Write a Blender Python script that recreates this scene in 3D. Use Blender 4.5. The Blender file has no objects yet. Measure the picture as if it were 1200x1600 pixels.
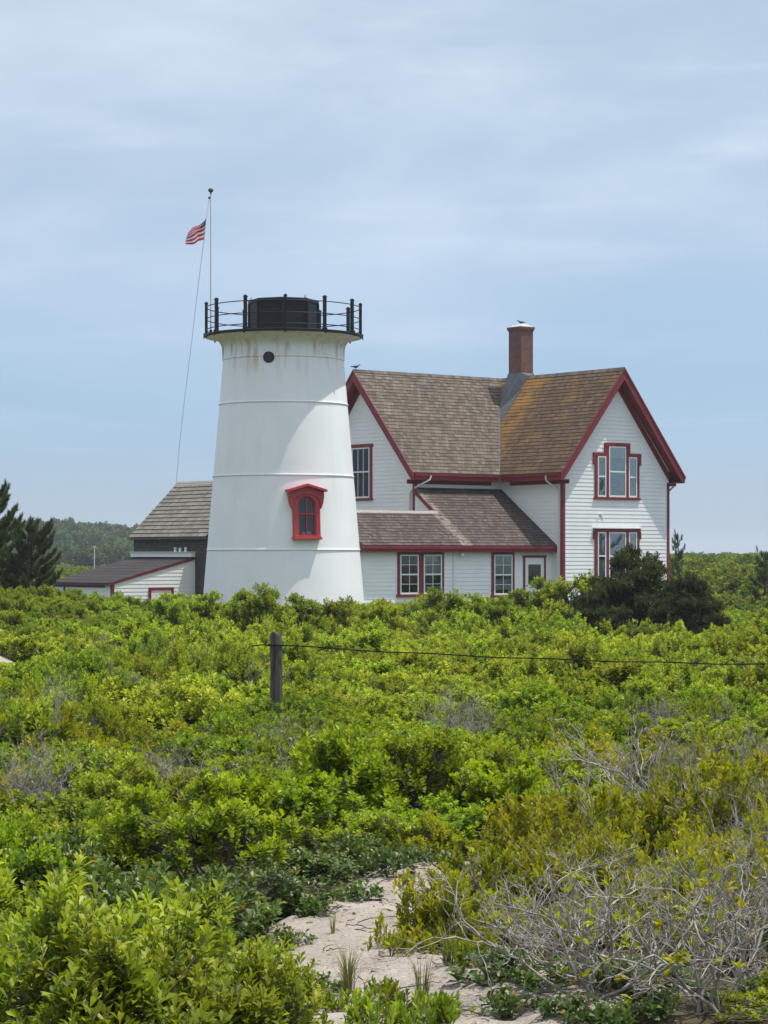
import bpy, bmesh, math, random
import numpy as np
from mathutils import Vector, Matrix
rad = math.radians
S = bpy.context.scene
COL = S.collection
E = 2.6                      # eye height above the lighthouse ground
F = 3600.0                   # focal length in photo pixels
TH = rad(38.0)               # how the buildings are turned
AX = np.array([math.cos(TH), math.sin(TH)])       # along the right gable wall
AY = np.array([-math.sin(TH), math.cos(TH)])      # into the house

# ------------------------------------------------------------------ camera
cam = bpy.data.cameras.new('camera'); cam_o = bpy.data.objects.new('camera', cam); COL.objects.link(cam_o)
cam_o.location = (0, 0, E); cam_o.rotation_euler = (rad(90), 0, 0)
cam.sensor_fit = 'VERTICAL'; cam.sensor_height = 36; cam.sensor_width = 27
cam.lens = F / 1600 * 36; cam.shift_y = 68 / 1600
cam.clip_start = 0.5; cam.clip_end = 8000
S.camera = cam_o

# ------------------------------------------------------------------ helpers
def tag(o, label=None, cat=None, group=None, kind=None):
    if label: o['label'] = label
    if cat: o['category'] = cat
    if group: o['group'] = group
    if kind: o['kind'] = kind
    return o

def empty(name, loc, rz=0.0):
    o = bpy.data.objects.new(name, None); COL.objects.link(o)
    o.location = loc; o.rotation_euler = (0, 0, rz); o.empty_display_size = 0.3
    return o

class MB:
    """collects quads, boxes and tubes, then links them as one mesh object"""
    def __init__(s): s.v = []; s.f = []; s.uv = {}; s.mi = []
    def add(s, vs, fs, mi=0, uvs=None):
        n = len(s.v); s.v += [tuple(map(float, p)) for p in vs]
        for k, f in enumerate(fs):
            if uvs is not None: s.uv[len(s.f)] = [uvs[i] for i in f]
            s.f.append([n + i for i in f]); s.mi.append(mi)
    def quad(s, a, b, c, d, mi=0, uv=None): s.add([a, b, c, d], [(0, 1, 2, 3)], mi, uv)
    def box(s, x0, y0, z0, x1, y1, z1, T=None, mi=0):
        vs = [(x, y, z) for z in (z0, z1) for y in (y0, y1) for x in (x0, x1)]
        if T: vs = [T(*p) for p in vs]
        s.add(vs, [(0, 2, 3, 1), (4, 5, 7, 6), (0, 1, 5, 4), (2, 6, 7, 3), (0, 4, 6, 2), (1, 3, 7, 5)], mi)
    def prism(s, poly, T, d0, d1, mi=0):
        """poly: (u,z) outline; T(u,n,z); extruded from n=d0 to n=d1"""
        k = len(poly)
        vs = [T(u, d0, z) for u, z in poly] + [T(u, d1, z) for u, z in poly]
        fs = [tuple(range(k)), tuple(range(2 * k - 1, k - 1, -1))]
        fs += [(i, (i + 1) % k, k + (i + 1) % k, k + i) for i in range(k)]
        s.add(vs, fs, mi)
    def tube(s, pts, r, n=8, mi=0, r1=None, caps=True):
        P = [Vector(p) for p in pts]; m = len(P)
        base = len(s.v)
        ref = Vector((0.13, 0.29, 0.95))
        for i, p in enumerate(P):
            t = (P[min(i + 1, m - 1)] - P[max(i - 1, 0)]).normalized()
            a = t.cross(ref)
            if a.length < 1e-3: a = t.cross(Vector((1, 0, 0)))
            a.normalize(); b = t.cross(a)
            rr = r if r1 is None else r + (r1 - r) * i / (m - 1)
            for k in range(n):
                an = 2 * math.pi * k / n
                s.v.append(tuple(p + a * (rr * math.cos(an)) + b * (rr * math.sin(an))))
        for i in range(m - 1):
            for k in range(n):
                q = base + i * n
                s.f.append([q + k, q + (k + 1) % n, q + n + (k + 1) % n, q + n + k]); s.mi.append(mi)
        if caps:
            s.f.append([base + k for k in range(n)][::-1]); s.mi.append(mi)
            s.f.append([base + (m - 1) * n + k for k in range(n)]); s.mi.append(mi)
    def lathe(s, prof, n=64, mi=0, closed=False):
        base = len(s.v); m = len(prof)
        for r, z in prof:
            for k in range(n):
                a = 2 * math.pi * k / n
                s.v.append((r * math.cos(a), r * math.sin(a), z))
        for i in range(m - 1 if not closed else m):
            j = (i + 1) % m
            for k in range(n):
                s.f.append([base + i * n + k, base + i * n + (k + 1) % n, base + j * n + (k + 1) % n, base + j * n + k]); s.mi.append(mi)
    def build(s, name, mats, parent=None, smooth=None, fix=True, loc=None, bevel=0):
        me = bpy.data.meshes.new(name)
        me.from_pydata(s.v, [], s.f)
        for m in (mats if isinstance(mats, (list, tuple)) else [mats]): me.materials.append(m)
        me.polygons.foreach_set('material_index', s.mi)
        if s.uv:
            ul = me.uv_layers.new(name='UVMap')
            for p in me.polygons:
                if p.index in s.uv:
                    for li, uv in zip(p.loop_indices, s.uv[p.index]): ul.data[li].uv = uv
        elif fix:
            bm = bmesh.new(); bm.from_mesh(me)
            bmesh.ops.recalc_face_normals(bm, faces=bm.faces); bm.to_mesh(me); bm.free()
        if smooth: me.shade_smooth() if smooth >= 180 else me.set_sharp_from_angle(angle=rad(smooth))
        me.update()
        o = bpy.data.objects.new(name, me); COL.objects.link(o)
        if parent: o.parent = parent
        if loc: o.location = loc
        if bevel:
            b = o.modifiers.new('bevel', 'BEVEL'); b.width = bevel; b.segments = 2; b.limit_method = 'ANGLE'
        return o

# ------------------------------------------------------------------ materials
def mat(name):
    m = bpy.data.materials.new(name); m.use_nodes = True
    nt = m.node_tree; b = nt.nodes['Principled BSDF']
    return m, nt, b
def N(nt, t, **kw):
    n = nt.nodes.new(t)
    for k, v in kw.items():
        if k.startswith('_'): setattr(n, k[1:], v)
        else: n.inputs[k].default_value = v
    return n
def noise(nt, vec, scale, detail=4, rough=.55):
    n = N(nt, 'ShaderNodeTexNoise', Scale=scale, Detail=detail, Roughness=rough)
    if vec is not None: nt.links.new(vec, n.inputs['Vector'])
    return n.outputs['Fac']
def ramp(nt, fac, stops, interp='LINEAR'):
    r = nt.nodes.new('ShaderNodeValToRGB'); r.color_ramp.interpolation = interp
    cr = r.color_ramp
    while len(cr.elements) < len(stops): cr.elements.new(0.5)
    for e, (p, c) in zip(cr.elements, stops):
        e.position = p; e.color = (*c, 1) if len(c) == 3 else c
    nt.links.new(fac, r.inputs['Fac'])
    return r.outputs['Color']
def mix(nt, fac, a, b, mode='MIX'):
    n = nt.nodes.new('ShaderNodeMix'); n.data_type = 'RGBA'; n.blend_type = mode
    for sock, v in ((n.inputs[0], fac), (n.inputs[6], a), (n.inputs[7], b)):
        if isinstance(v, (int, float)): sock.default_value = v
        elif isinstance(v, tuple): sock.default_value = (*v, 1)
        else: nt.links.new(v, sock)
    return n.outputs[2]
def math_(nt, op, a, b=0.0, clamp=False):
    n = nt.nodes.new('ShaderNodeMath'); n.operation = op; n.use_clamp = clamp
    for i, v in enumerate((a, b)):
        if isinstance(v, (int, float)): n.inputs[i].default_value = v
        else: nt.links.new(v, n.inputs[i])
    return n.outputs[0]
def maprange(nt, v, a, b, c=0.0, d=1.0):
    n = nt.nodes.new('ShaderNodeMapRange'); n.interpolation_type = 'SMOOTHSTEP'
    nt.links.new(v, n.inputs[0])
    for i, x in enumerate((a, b, c, d)): n.inputs[i + 1].default_value = x
    return n.outputs[0]
def coords(nt, which='Object', scale=None):
    t = nt.nodes.new('ShaderNodeTexCoord').outputs[which]
    if scale:
        m = nt.nodes.new('ShaderNodeMapping'); m.inputs['Scale'].default_value = scale
        nt.links.new(t, m.inputs['Vector']); t = m.outputs['Vector']
    return t
def bump(nt, b, h, strength=.3, dist=.01):
    n = N(nt, 'ShaderNodeBump', Strength=strength, Distance=dist)
    nt.links.new(h, n.inputs['Height']); nt.links.new(n.outputs[0], b.inputs['Normal'])

def paint(name, col, rough=.5, var=.12, scale=1.5, spec=.4, bmp=.15):
    m, nt, b = mat(name)
    v = coords(nt)
    f = noise(nt, v, scale, 6, .6)
    dark = tuple(c * (1 - var) for c in col); lite = tuple(min(1, c * (1 + var * .5)) for c in col)
    c = ramp(nt, f, [(.3, dark), (.7, lite)])
    nt.links.new(c, b.inputs['Base Color'])
    b.inputs['Roughness'].default_value = rough; b.inputs['Specular IOR Level'].default_value = spec
    bump(nt, b, noise(nt, v, 30, 4), bmp, .004)
    return m

M = {}
M['white'] = paint('white_siding_paint', (.80, .81, .80), .55, .06, 1.2)
M['white_trim'] = paint('white_trim_paint', (.78, .78, .77), .45, .05)
M['red'] = paint('red_trim_paint', (.205, .021, .026), .5, .22, 3)
M['red_window'] = paint('red_hood_paint', (.42, .035, .035), .5, .2, 3)
M['black'] = paint('black_iron_paint', (.008, .010, .014), .5, .35, 4, .22)
M['gutter'] = paint('white_pipe_paint', (.72, .71, .68), .4, .08)
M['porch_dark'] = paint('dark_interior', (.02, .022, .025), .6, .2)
M['curtain'] = paint('pale_curtain', (.42, .45, .46), .9, .15, 6)
M['curtain_white'] = paint('white_blind', (.7, .72, .72), .9, .08, 6)
M['lead'] = paint('grey_lead_flashing', (.085, .095, .108), .55, .3, 4)
M['pole'] = paint('pole_paint', (.62, .63, .65), .4, .1)
M['wire'] = paint('dark_wire', (.012, .011, .010), .8, .3, 2, .1)
M['dark_metal'] = paint('dark_bird_grey', (.06, .06, .065), .6, .3)

def tower_mat():
    m, nt, b = mat('white_tower_paint')
    v = coords(nt)
    sx = nt.nodes.new('ShaderNodeSeparateXYZ'); nt.links.new(v, sx.inputs[0])
    base = ramp(nt, noise(nt, v, .8, 6, .6), [(.3, (.77, .78, .77)), (.7, (.83, .835, .83))])
    st = coords(nt, scale=(1.6, 1.6, .16))
    streak = ramp(nt, noise(nt, st, 1.6, 7, .62), [(.5, (0, 0, 0)), (.72, (1, 1, 1))])
    base = mix(nt, math_(nt, 'MULTIPLY', streak, .22), base, (.60, .62, .60))
    zt = maprange(nt, sx.outputs['Z'], 9.0, 10.9)
    st2 = coords(nt, scale=(3.1, 3.1, .35))
    rs = ramp(nt, noise(nt, st2, 1.1, 6, .6), [(.50, (0, 0, 0)), (.64, (1, 1, 1))])
    rust = math_(nt, 'MULTIPLY', rs, zt)
    base = mix(nt, math_(nt, 'MULTIPLY', rust, .75), base, (.46, .29, .13))
    # creamy grime in the cove under the deck
    zc = maprange(nt, sx.outputs['Z'], 10.45, 11.0)
    base = mix(nt, math_(nt, 'MULTIPLY', zc, .55), base, (.76, .68, .56))
    # the one large rust run below the cornice
    dx = math_(nt, 'SUBTRACT', sx.outputs['X'], -1.0)
    dx = math_(nt, 'ABSOLUTE', dx)
    inx = maprange(nt, dx, .04, .30, 1, 0)
    inz = math_(nt, 'MULTIPLY', maprange(nt, sx.outputs['Z'], 9.2, 10.1), maprange(nt, sx.outputs['Z'], 10.24, 10.27, 1, 0))
    fr = maprange(nt, sx.outputs['Y'], -1.2, -1.6)
    run = math_(nt, 'MULTIPLY', math_(nt, 'MULTIPLY', inx, inz), math_(nt, 'MULTIPLY', fr, maprange(nt, noise(nt, st2, 2.2, 5), .36, .6)))
    base = mix(nt, math_(nt, 'MULTIPLY', run, .55), base, (.55, .40, .20))
    nt.links.new(base, b.inputs['Base Color'])
    b.inputs['Roughness'].default_value = .42; b.inputs['Specular IOR Level'].default_value = .4
    bump(nt, b, noise(nt, coords(nt), 1.3, 3), .12, .05)
    return m
M['tower'] = tower_mat()

def shingle(name, c1, c2, gap, stain=None, row=.2, width=.17, var=.35):
    """uv in metres: u along the eave, v up the slope"""
    m, nt, b = mat(name)
    uv = coords(nt, 'UV')
    br = N(nt, 'ShaderNodeTexBrick', Scale=1.0); br.offset = .5; br.offset_frequency = 2
    br.inputs['Brick Width'].default_value = width; br.inputs['Row Height'].default_value = row
    br.inputs['Mortar Size'].default_value = .006; br.inputs['Bias'].default_value = 0
    br.inputs['Color1'].default_value = (*c1, 1); br.inputs['Color2'].default_value = (*c2, 1); br.inputs['Mortar'].default_value = (*gap, 1)
    nt.links.new(uv, br.inputs['Vector'])
    mp = nt.nodes.new('ShaderNodeMapping'); mp.inputs['Scale'].default_value = (7, 5, 1); nt.links.new(uv, mp.inputs['Vector'])
    f1 = noise(nt, mp.outputs[0], 1.0, 5, .7)
    c = mix(nt, ramp(nt, f1, [(.3, (0, 0, 0)), (.7, (1, 1, 1))]), mix(nt, 1.0, br.outputs['Color'], (1 - var, 1 - var, 1 - var), 'MULTIPLY'), br.outputs['Color'])
    big = noise(nt, uv, .9, 4, .6)
    c = mix(nt, ramp(nt, big, [(.35, (.35, .35, .35)), (.62, (0, 0, 0))]), c, tuple(x * .55 for x in c1))
    if stain: c = stain(nt, uv, c)
    nt.links.new(c, b.inputs['Base Color'])
    b.inputs['Roughness'].default_value = .85; b.inputs['Specular IOR Level'].default_value = .2
    h = math_(nt, 'ADD', math_(nt, 'MULTIPLY', f1, .6), math_(nt, 'MULTIPLY', math_(nt, 'SUBTRACT', 1.0, br.outputs['Fac']), .7))
    bump(nt, b, h, .6, .012)
    return m
def lichen(nt, uv, c):
    sx = nt.nodes.new('ShaderNodeSeparateXYZ'); nt.links.new(uv, sx.inputs[0])
    near = maprange(nt, sx.outputs['X'], 3.0, 5.6)           # towards the valley
    n1 = noise(nt, uv, .75, 7, .68)
    n2 = noise(nt, uv, 5, 4, .6)
    a = math_(nt, 'ADD', math_(nt, 'MULTIPLY', n1, .9), math_(nt, 'MULTIPLY', n2, .25))
    k = maprange(nt, math_(nt, 'ADD', a, math_(nt, 'MULTIPLY', near, .20)), .56, .86)
    c = mix(nt, math_(nt, 'MULTIPLY', k, .72), c, (.31, .155, .032))
    k2 = maprange(nt, noise(nt, uv, 1.1, 6, .65), .54, .70)
    return mix(nt, math_(nt, 'MULTIPLY', k2, .5), c, (.095, .06, .045))
def pale_streak(nt, uv, c):
    sx = nt.nodes.new('ShaderNodeSeparateXYZ'); nt.links.new(uv, sx.inputs[0])
    w = math_(nt, 'ADD', sx.outputs['X'], math_(nt, 'MULTIPLY', noise(nt, uv, 3, 4), .35))
    d = math_(nt, 'ABSOLUTE', math_(nt, 'SUBTRACT', w, -4.72))
    k = math_(nt, 'MULTIPLY', maprange(nt, d, .12, .42, 1, 0), maprange(nt, noise(nt, uv, 6, 4), .35, .6))
    c = mix(nt, math_(nt, 'MULTIPLY', k, .6), c, (.34, .28, .24))
    fl = maprange(nt, noise(nt, uv, 5.5, 3, .6), .64, .70)
    return mix(nt, math_(nt, 'MULTIPLY', fl, .5), c, (.36, .30, .26))
M['roof_taupe'] = shingle('weathered_taupe_shingles', (.115, .09, .07), (.24, .195, .155), (.03, .024, .02), None, .2, .19, .5)
M['roof_lichen'] = shingle('lichen_covered_shingles', (.10, .065, .042), (.19, .125, .075), (.03, .02, .015), lichen, .2, .19, .5)
M['roof_brown'] = shingle('brown_lean_to_shingles', (.080, .061, .053), (.158, .122, .104), (.025, .018, .015), pale_streak, .2, .19, .5)
M['roof_grey'] = shingle('grey_barn_shingles', (.19, .175, .145), (.31, .285, .235), (.05, .045, .035), None, .26, .2, .5)
M['wall_dark'] = shingle('dark_wall_shingles', (.065, .062, .058), (.11, .105, .098), (.016, .016, .015), None, .14, .13)
M['roof_black'] = shingle('dark_felt_roof', (.04, .033, .034), (.055, .046, .046), (.025, .02, .02), None, .5, 3.0, .2)

def brick_mat():
    m, nt, b = mat('red_chimney_brick')
    uv = coords(nt, 'UV')
    br = N(nt, 'ShaderNodeTexBrick', Scale=1.0); br.inputs['Brick Width'].default_value = .21; br.inputs['Row Height'].default_value = .072
    br.inputs['Mortar Size'].default_value = .008
    br.inputs['Color1'].default_value = (.15, .05, .04, 1); br.inputs['Color2'].default_value = (.20, .075, .06, 1); br.inputs['Mortar'].default_value = (.2, .15, .13, 1)
    nt.links.new(uv, br.inputs['Vector'])
    c = mix(nt, ramp(nt, noise(nt, uv, 3, 5), [(.35, (.5, .5, .5)), (.65, (0, 0, 0))]), br.outputs['Color'], (.06, .035, .03))
    nt.links.new(c, b.inputs['Base Color']); b.inputs['Roughness'].default_value = .9
    bump(nt, b, br.outputs['Fac'], -.4, .008)
    return m
M['brick'] = brick_mat()

def glass_mat():
    m, nt, b = mat('window_glass')
    nt.nodes.remove(b)
    g = N(nt, 'ShaderNodeBsdfGlossy', Roughness=.03); g.inputs['Color'].default_value = (.9, .93, .95, 1)
    t = nt.nodes.new('ShaderNodeBsdfTransparent'); t.inputs['Color'].default_value = (.82, .86, .86, 1)
    fr = N(nt, 'ShaderNodeFresnel', IOR=1.42)
    bp = N(nt, 'ShaderNodeBump', Strength=.03, Distance=.03); nt.links.new(noise(nt, coords(nt), 2.5, 2), bp.inputs['Height'])
    nt.links.new(bp.outputs[0], g.inputs['Normal'])
    mx = nt.nodes.new('ShaderNodeMixShader')
    nt.links.new(fr.outputs[0], mx.inputs[0]); nt.links.new(t.outputs[0], mx.inputs[1]); nt.links.new(g.outputs[0], mx.inputs[2])
    nt.links.new(mx.outputs[0], nt.nodes['Material Output'].inputs['Surface'])
    return m
M['glass'] = glass_mat()

def wood_mat():
    m, nt, b = mat('weathered_post_wood')
    v = coords(nt, scale=(18, 18, 1.4))
    f = noise(nt, v, 1.6, 7, .7)
    c = ramp(nt, f, [(.3, (.018, .015, .013)), (.5, (.06, .05, .043)), (.75, (.15, .13, .115))])
    nt.links.new(c, b.inputs['Base Color']); b.inputs['Roughness'].default_value = .9
    bump(nt, b, f, .8, .012)
    return m
M['wood'] = wood_mat()

def sand_mat():
    m, nt, b = mat('pale_beach_sand')
    v = coords(nt)
    f = noise(nt, v, 1.8, 7, .65); g = noise(nt, v, 70, 3, .7)
    c = ramp(nt, f, [(.3, (.40, .345, .295)), (.7, (.55, .485, .425))])
    c = mix(nt, ramp(nt, g, [(.5, (0, 0, 0)), (.72, (.6, .6, .6))]), c, (.24, .19, .15))
    lit = maprange(nt, noise(nt, v, 4.5, 8, .8), .57, .68)
    c = mix(nt, math_(nt, 'MULTIPLY', lit, .6), c, (.20, .155, .115))
    nt.links.new(c, b.inputs['Base Color']); b.inputs['Roughness'].default_value = .95; b.inputs['Specular IOR Level'].default_value = .12
    w = coords(nt, scale=(4, 9, 4))
    vo = nt.nodes.new('ShaderNodeTexVoronoi'); vo.inputs['Scale'].default_value = 5.5; vo.feature = 'SMOOTH_F1'; nt.links.new(v, vo.inputs['Vector'])
    h = math_(nt, 'ADD', math_(nt, 'ADD', noise(nt, w, 1.4, 6, .65), math_(nt, 'MULTIPLY', vo.outputs['Distance'], .5)), math_(nt, 'MULTIPLY', g, .15))
    bump(nt, b, h, 1.0, .11)
    return m
M['sand'] = sand_mat()

def ground_mat():
    m, nt, b = mat('sandy_leaf_litter')
    v = coords(nt)
    sx = nt.nodes.new('ShaderNodeSeparateXYZ'); nt.links.new(v, sx.inputs[0])
    f = noise(nt, v, 2.2, 7, .65)
    c = ramp(nt, f, [(.3, (.045, .038, .024)), (.52, (.09, .072, .045)), (.75, (.17, .135, .095))])
    grass = ramp(nt, noise(nt, v, .25, 6, .65), [(.3, (.05, .075, .018)), (.7, (.12, .13, .04))])
    c = mix(nt, maprange(nt, sx.outputs['Y'], 88, 125), c, grass)
    nt.links.new(c, b.inputs['Base Color']); b.inputs['Roughness'].default_value = .95; b.inputs['Specular IOR Level'].default_value = .1
    bump(nt, b, noise(nt, v, 14, 5, .7), .8, .04)
    return m
M['ground'] = ground_mat()

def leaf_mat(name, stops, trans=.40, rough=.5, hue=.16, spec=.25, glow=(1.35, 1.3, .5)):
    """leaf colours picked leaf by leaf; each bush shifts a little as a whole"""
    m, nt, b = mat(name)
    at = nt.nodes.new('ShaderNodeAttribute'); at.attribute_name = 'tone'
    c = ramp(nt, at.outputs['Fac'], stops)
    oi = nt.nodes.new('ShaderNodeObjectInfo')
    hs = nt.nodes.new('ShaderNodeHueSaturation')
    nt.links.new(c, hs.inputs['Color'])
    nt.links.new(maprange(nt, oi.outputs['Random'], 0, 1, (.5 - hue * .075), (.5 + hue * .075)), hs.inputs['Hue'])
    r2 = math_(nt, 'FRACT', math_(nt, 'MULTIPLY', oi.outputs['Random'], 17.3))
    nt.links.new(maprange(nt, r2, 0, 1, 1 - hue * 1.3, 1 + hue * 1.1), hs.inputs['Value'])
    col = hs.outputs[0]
    nt.links.new(col, b.inputs['Base Color'])
    b.inputs['Roughness'].default_value = rough; b.inputs['Specular IOR Level'].default_value = spec
    t = nt.nodes.new('ShaderNodeBsdfTranslucent')
    nt.links.new(mix(nt, 1.0, col, glow, 'MULTIPLY'), t.inputs['Color'])
    mx = nt.nodes.new('ShaderNodeMixShader'); mx.inputs[0].default_value = trans
    nt.links.new(b.outputs[0], mx.inputs[1]); nt.links.new(t.outputs[0], mx.inputs[2])
    nt.links.new(mx.outputs[0], nt.nodes['Material Output'].inputs['Surface'])
    return m
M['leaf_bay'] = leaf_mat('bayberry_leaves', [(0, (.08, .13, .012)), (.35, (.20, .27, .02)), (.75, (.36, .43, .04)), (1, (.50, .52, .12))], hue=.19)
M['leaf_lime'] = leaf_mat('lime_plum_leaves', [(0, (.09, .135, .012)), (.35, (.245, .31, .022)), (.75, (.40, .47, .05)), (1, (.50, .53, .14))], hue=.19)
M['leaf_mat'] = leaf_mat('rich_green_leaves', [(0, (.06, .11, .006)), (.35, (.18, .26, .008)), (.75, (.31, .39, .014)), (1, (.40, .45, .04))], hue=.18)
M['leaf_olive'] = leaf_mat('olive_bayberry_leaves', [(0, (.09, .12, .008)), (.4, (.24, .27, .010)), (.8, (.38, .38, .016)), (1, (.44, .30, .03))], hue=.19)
M['leaf_ivy'] = leaf_mat('dark_glossy_leaves', [(0, (.04, .075, .010)), (.5, (.085, .14, .016)), (.85, (.14, .20, .022)), (1, (.26, .16, .03))], .25, .42, .12, .4)
M['leaf_tan'] = leaf_mat('withered_tan_leaves', [(0, (.17, .12, .06)), (.5, (.28, .21, .10)), (1, (.38, .32, .17))], .2, .7)
M['leaf_sage'] = leaf_mat('grey_green_leaves', [(0, (.12, .14, .08)), (.5, (.20, .22, .14)), (1, (.30, .32, .22))], .2, .7)
M['needle_pine'] = leaf_mat('pine_needles', [(0, (.03, .05, .016)), (.5, (.07, .095, .028)), (1, (.15, .16, .05))], .15, .5, .1)
M['needle_juniper'] = leaf_mat('juniper_needles', [(0, (.025, .036, .012)), (.5, (.085, .11, .034)), (1, (.23, .25, .10))], .2, .6, .1)
M['leaf_ridge'] = leaf_mat('ridge_shrub_leaves', [(0, (.06, .095, .014)), (.5, (.14, .19, .022)), (1, (.27, .31, .05))], .3, .6, .3)
M['leaf_far'] = leaf_mat('far_wood_leaves', [(0, (.04, .07, .016)), (.5, (.08, .12, .025)), (1, (.14, .18, .04))], .2, .7, .3)
M['grass'] = leaf_mat('wispy_grass', [(0, (.12, .15, .04)), (.6, (.2, .22, .07)), (1, (.32, .28, .13))], .25, .6)
def bark(name, a, b_):
    m, nt, b = mat(name)
    f = noise(nt, coords(nt), 22, 5, .65)
    nt.links.new(ramp(nt, f, [(.3, a), (.7, b_)]), b.inputs['Base Color'])
    b.inputs['Roughness'].default_value = .85; b.inputs['Specular IOR Level'].default_value = .2
    bump(nt, b, f, .5, .004)
    return m
M['bark'] = bark('grey_brown_bark', (.06, .05, .042), (.17, .15, .13))
M['bark_pale'] = bark('bleached_twigs', (.13, .115, .10), (.44, .405, .36))
M['bark_dark'] = bark('dark_bark', (.03, .024, .02), (.09, .075, .062))

# ------------------------------------------------------------------ terrain height (world z)
def ss(x, a, b):
    t = np.clip((np.asarray(x, float) - a) / (b - a), 0, 1); return t * t * (3 - 2 * t)
def gz(x, y):
    x = np.asarray(x, float); y = np.asarray(y, float)
    z = np.interp(y, [-50, 0, 8, 12, 16, 22, 30, 45, 60, 80, 110, 200, 400, 7000],
                  [-1.95, -1.95, -1.98, -2.03, -2.10, -2.28, -2.40, -2.5, -2.55, -2.6, -2.6, -2.4, -2.2, -2.4])
    z = z + .80 * ss(-x, 8.8, 11.6) * np.exp(-((y - 76) / 13) ** 2)
    z = z + 1.15 * ss(x, 12.5, 19) * ss(y, 62, 105) * (1 - ss(y, 240, 330))
    z = z + .62 * np.exp(-((x + 8.5) / 1.3) ** 2 - ((y - 46) / 3.0) ** 2)
    z = z + 1.65 * ss(x, 12, 38) * ss(y, 230, 340)
    z = z + 7.4 * ss(-x, 40, 95) * ss(y, 420, 720)
    z = z + .05 * np.sin(x * 1.7 + .6 * y) + .05 * np.sin(.9 * x - 1.3 * y + 1.0) + .03 * np.sin(3.1 * x + 2.3 * y)
    return z + E
def wx(px, D): return (px - 600) / F * D
def on_ground(px, D, dz=0.0): x = wx(px, D); return (x, D, float(gz(x, D)) + dz)

def grid_sheet(xs, ys, zf, name, m):
    X, Y = np.meshgrid(xs, ys); Z = zf(X, Y)
    V = np.stack([X, Y, Z], -1).reshape(-1, 3); nx, ny = len(xs), len(ys)
    i = np.arange(ny - 1)[:, None] * nx + np.arange(nx - 1)[None, :]
    Fc = np.stack([i, i + 1, i + nx + 1, i + nx], -1).reshape(-1, 4)
    me = bpy.data.meshes.new(name); me.from_pydata(V.tolist(), [], Fc.tolist()); me.materials.append(m); me.shade_smooth()
    o = bpy.data.objects.new(name, me); COL.objects.link(o); return o
def spaced(near, far, step, growth):
    v = list(np.arange(0, near, step)); s = step
    while v[-1] < far: s *= growth; v.append(v[-1] + s)
    return np.array(v)
px_ = spaced(24, 6000, .4, 1.09); xs = np.concatenate([-px_[:0:-1], px_])
ys = np.concatenate([[-40, -20, -8, 0, 4], 6 + spaced(100, 6500, .4, 1.07)])
g = grid_sheet(xs, ys, gz, 'ground', M['ground']); tag(g, kind='structure')

# winding sand path in the foreground; outline in (px, distance) of the sand itself
SAND = [(9.0, 470, 900), (9.6, 480, 890), (10.3, 460, 840), (10.9, 425, 780), (11.4, 400, 735), (12.0, 420, 700), (12.7, 470, 705), (13.3, 535, 715), (14.0, 585, 730), (14.7, 620, 735), (15.4, 650, 735), (16.0, 680, 730)]
def sand_range(D):
    Ds = [s[0] for s in SAND]
    return wx(np.interp(D, Ds, [s[1] for s in SAND]), D), wx(np.interp(D, Ds, [s[2] for s in SAND]), D)
rs = np.random.default_rng(5)
ys_ = np.arange(7.0, 16.2, .05); nu = 70
V = []
for y in ys_:
    a, b_ = sand_range(y); a -= .22; b_ += .30
    a += .10 * math.sin(y * 5.1) + .05 * math.sin(13 * y); b_ += .08 * math.sin(y * 4.3 + 1) + .05 * math.sin(11 * y)
    for k in range(nu):
        t = k / (nu - 1); x = a + (b_ - a) * t
        edge = min(1, min(t, 1 - t) * 7, (16.2 - y) * 3)
        n = .010 * math.sin(x * 9 + 2 * math.sin(y * 3)) + .012 * math.sin(y * 8 + 1.5 * math.sin(x * 4)) + .006 * math.sin(x * 21 + y * 17) + .004 * math.sin(x * 37 - y * 29)
        V.append((x, y, float(gz(x, y)) + (.035 + n) * edge - .02 * (1 - edge)))
me = bpy.data.meshes.new('sand_path')
Fc = [(j * nu + k, j * nu + k + 1, (j + 1) * nu + k + 1, (j + 1) * nu + k) for j in range(len(ys_) - 1) for k in range(nu - 1)]
me.from_pydata(V, [], Fc); me.materials.append(M['sand']); me.shade_smooth()
o = bpy.data.objects.new('sand_path', me); COL.objects.link(o); tag(o, kind='structure')
# the bare sandy rise at the left edge
V = []; n1 = 24
for j in range(n1):
    for k in range(n1):
        a = -1 + 2 * j / (n1 - 1); b_ = -1 + 2 * k / (n1 - 1)
        x = -8.5 + b_ * 1.15; y = 45.6 + a * 2.2
        r = math.hypot(a, b_)
        V.append((x, y, float(gz(x, y)) + .05 - .14 * max(0, r - .75) + .015 * math.sin(9 * x + 5 * y)))
me = bpy.data.meshes.new('sand_patch')
me.from_pydata(V, [], [(j * n1 + k, j * n1 + k + 1, (j + 1) * n1 + k + 1, (j + 1) * n1 + k) for j in range(n1 - 1) for k in range(n1 - 1)])
me.materials.append(M['sand']); me.shade_smooth()
o = bpy.data.objects.new('sand_patch', me); COL.objects.link(o); tag(o, kind='structure')

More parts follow.
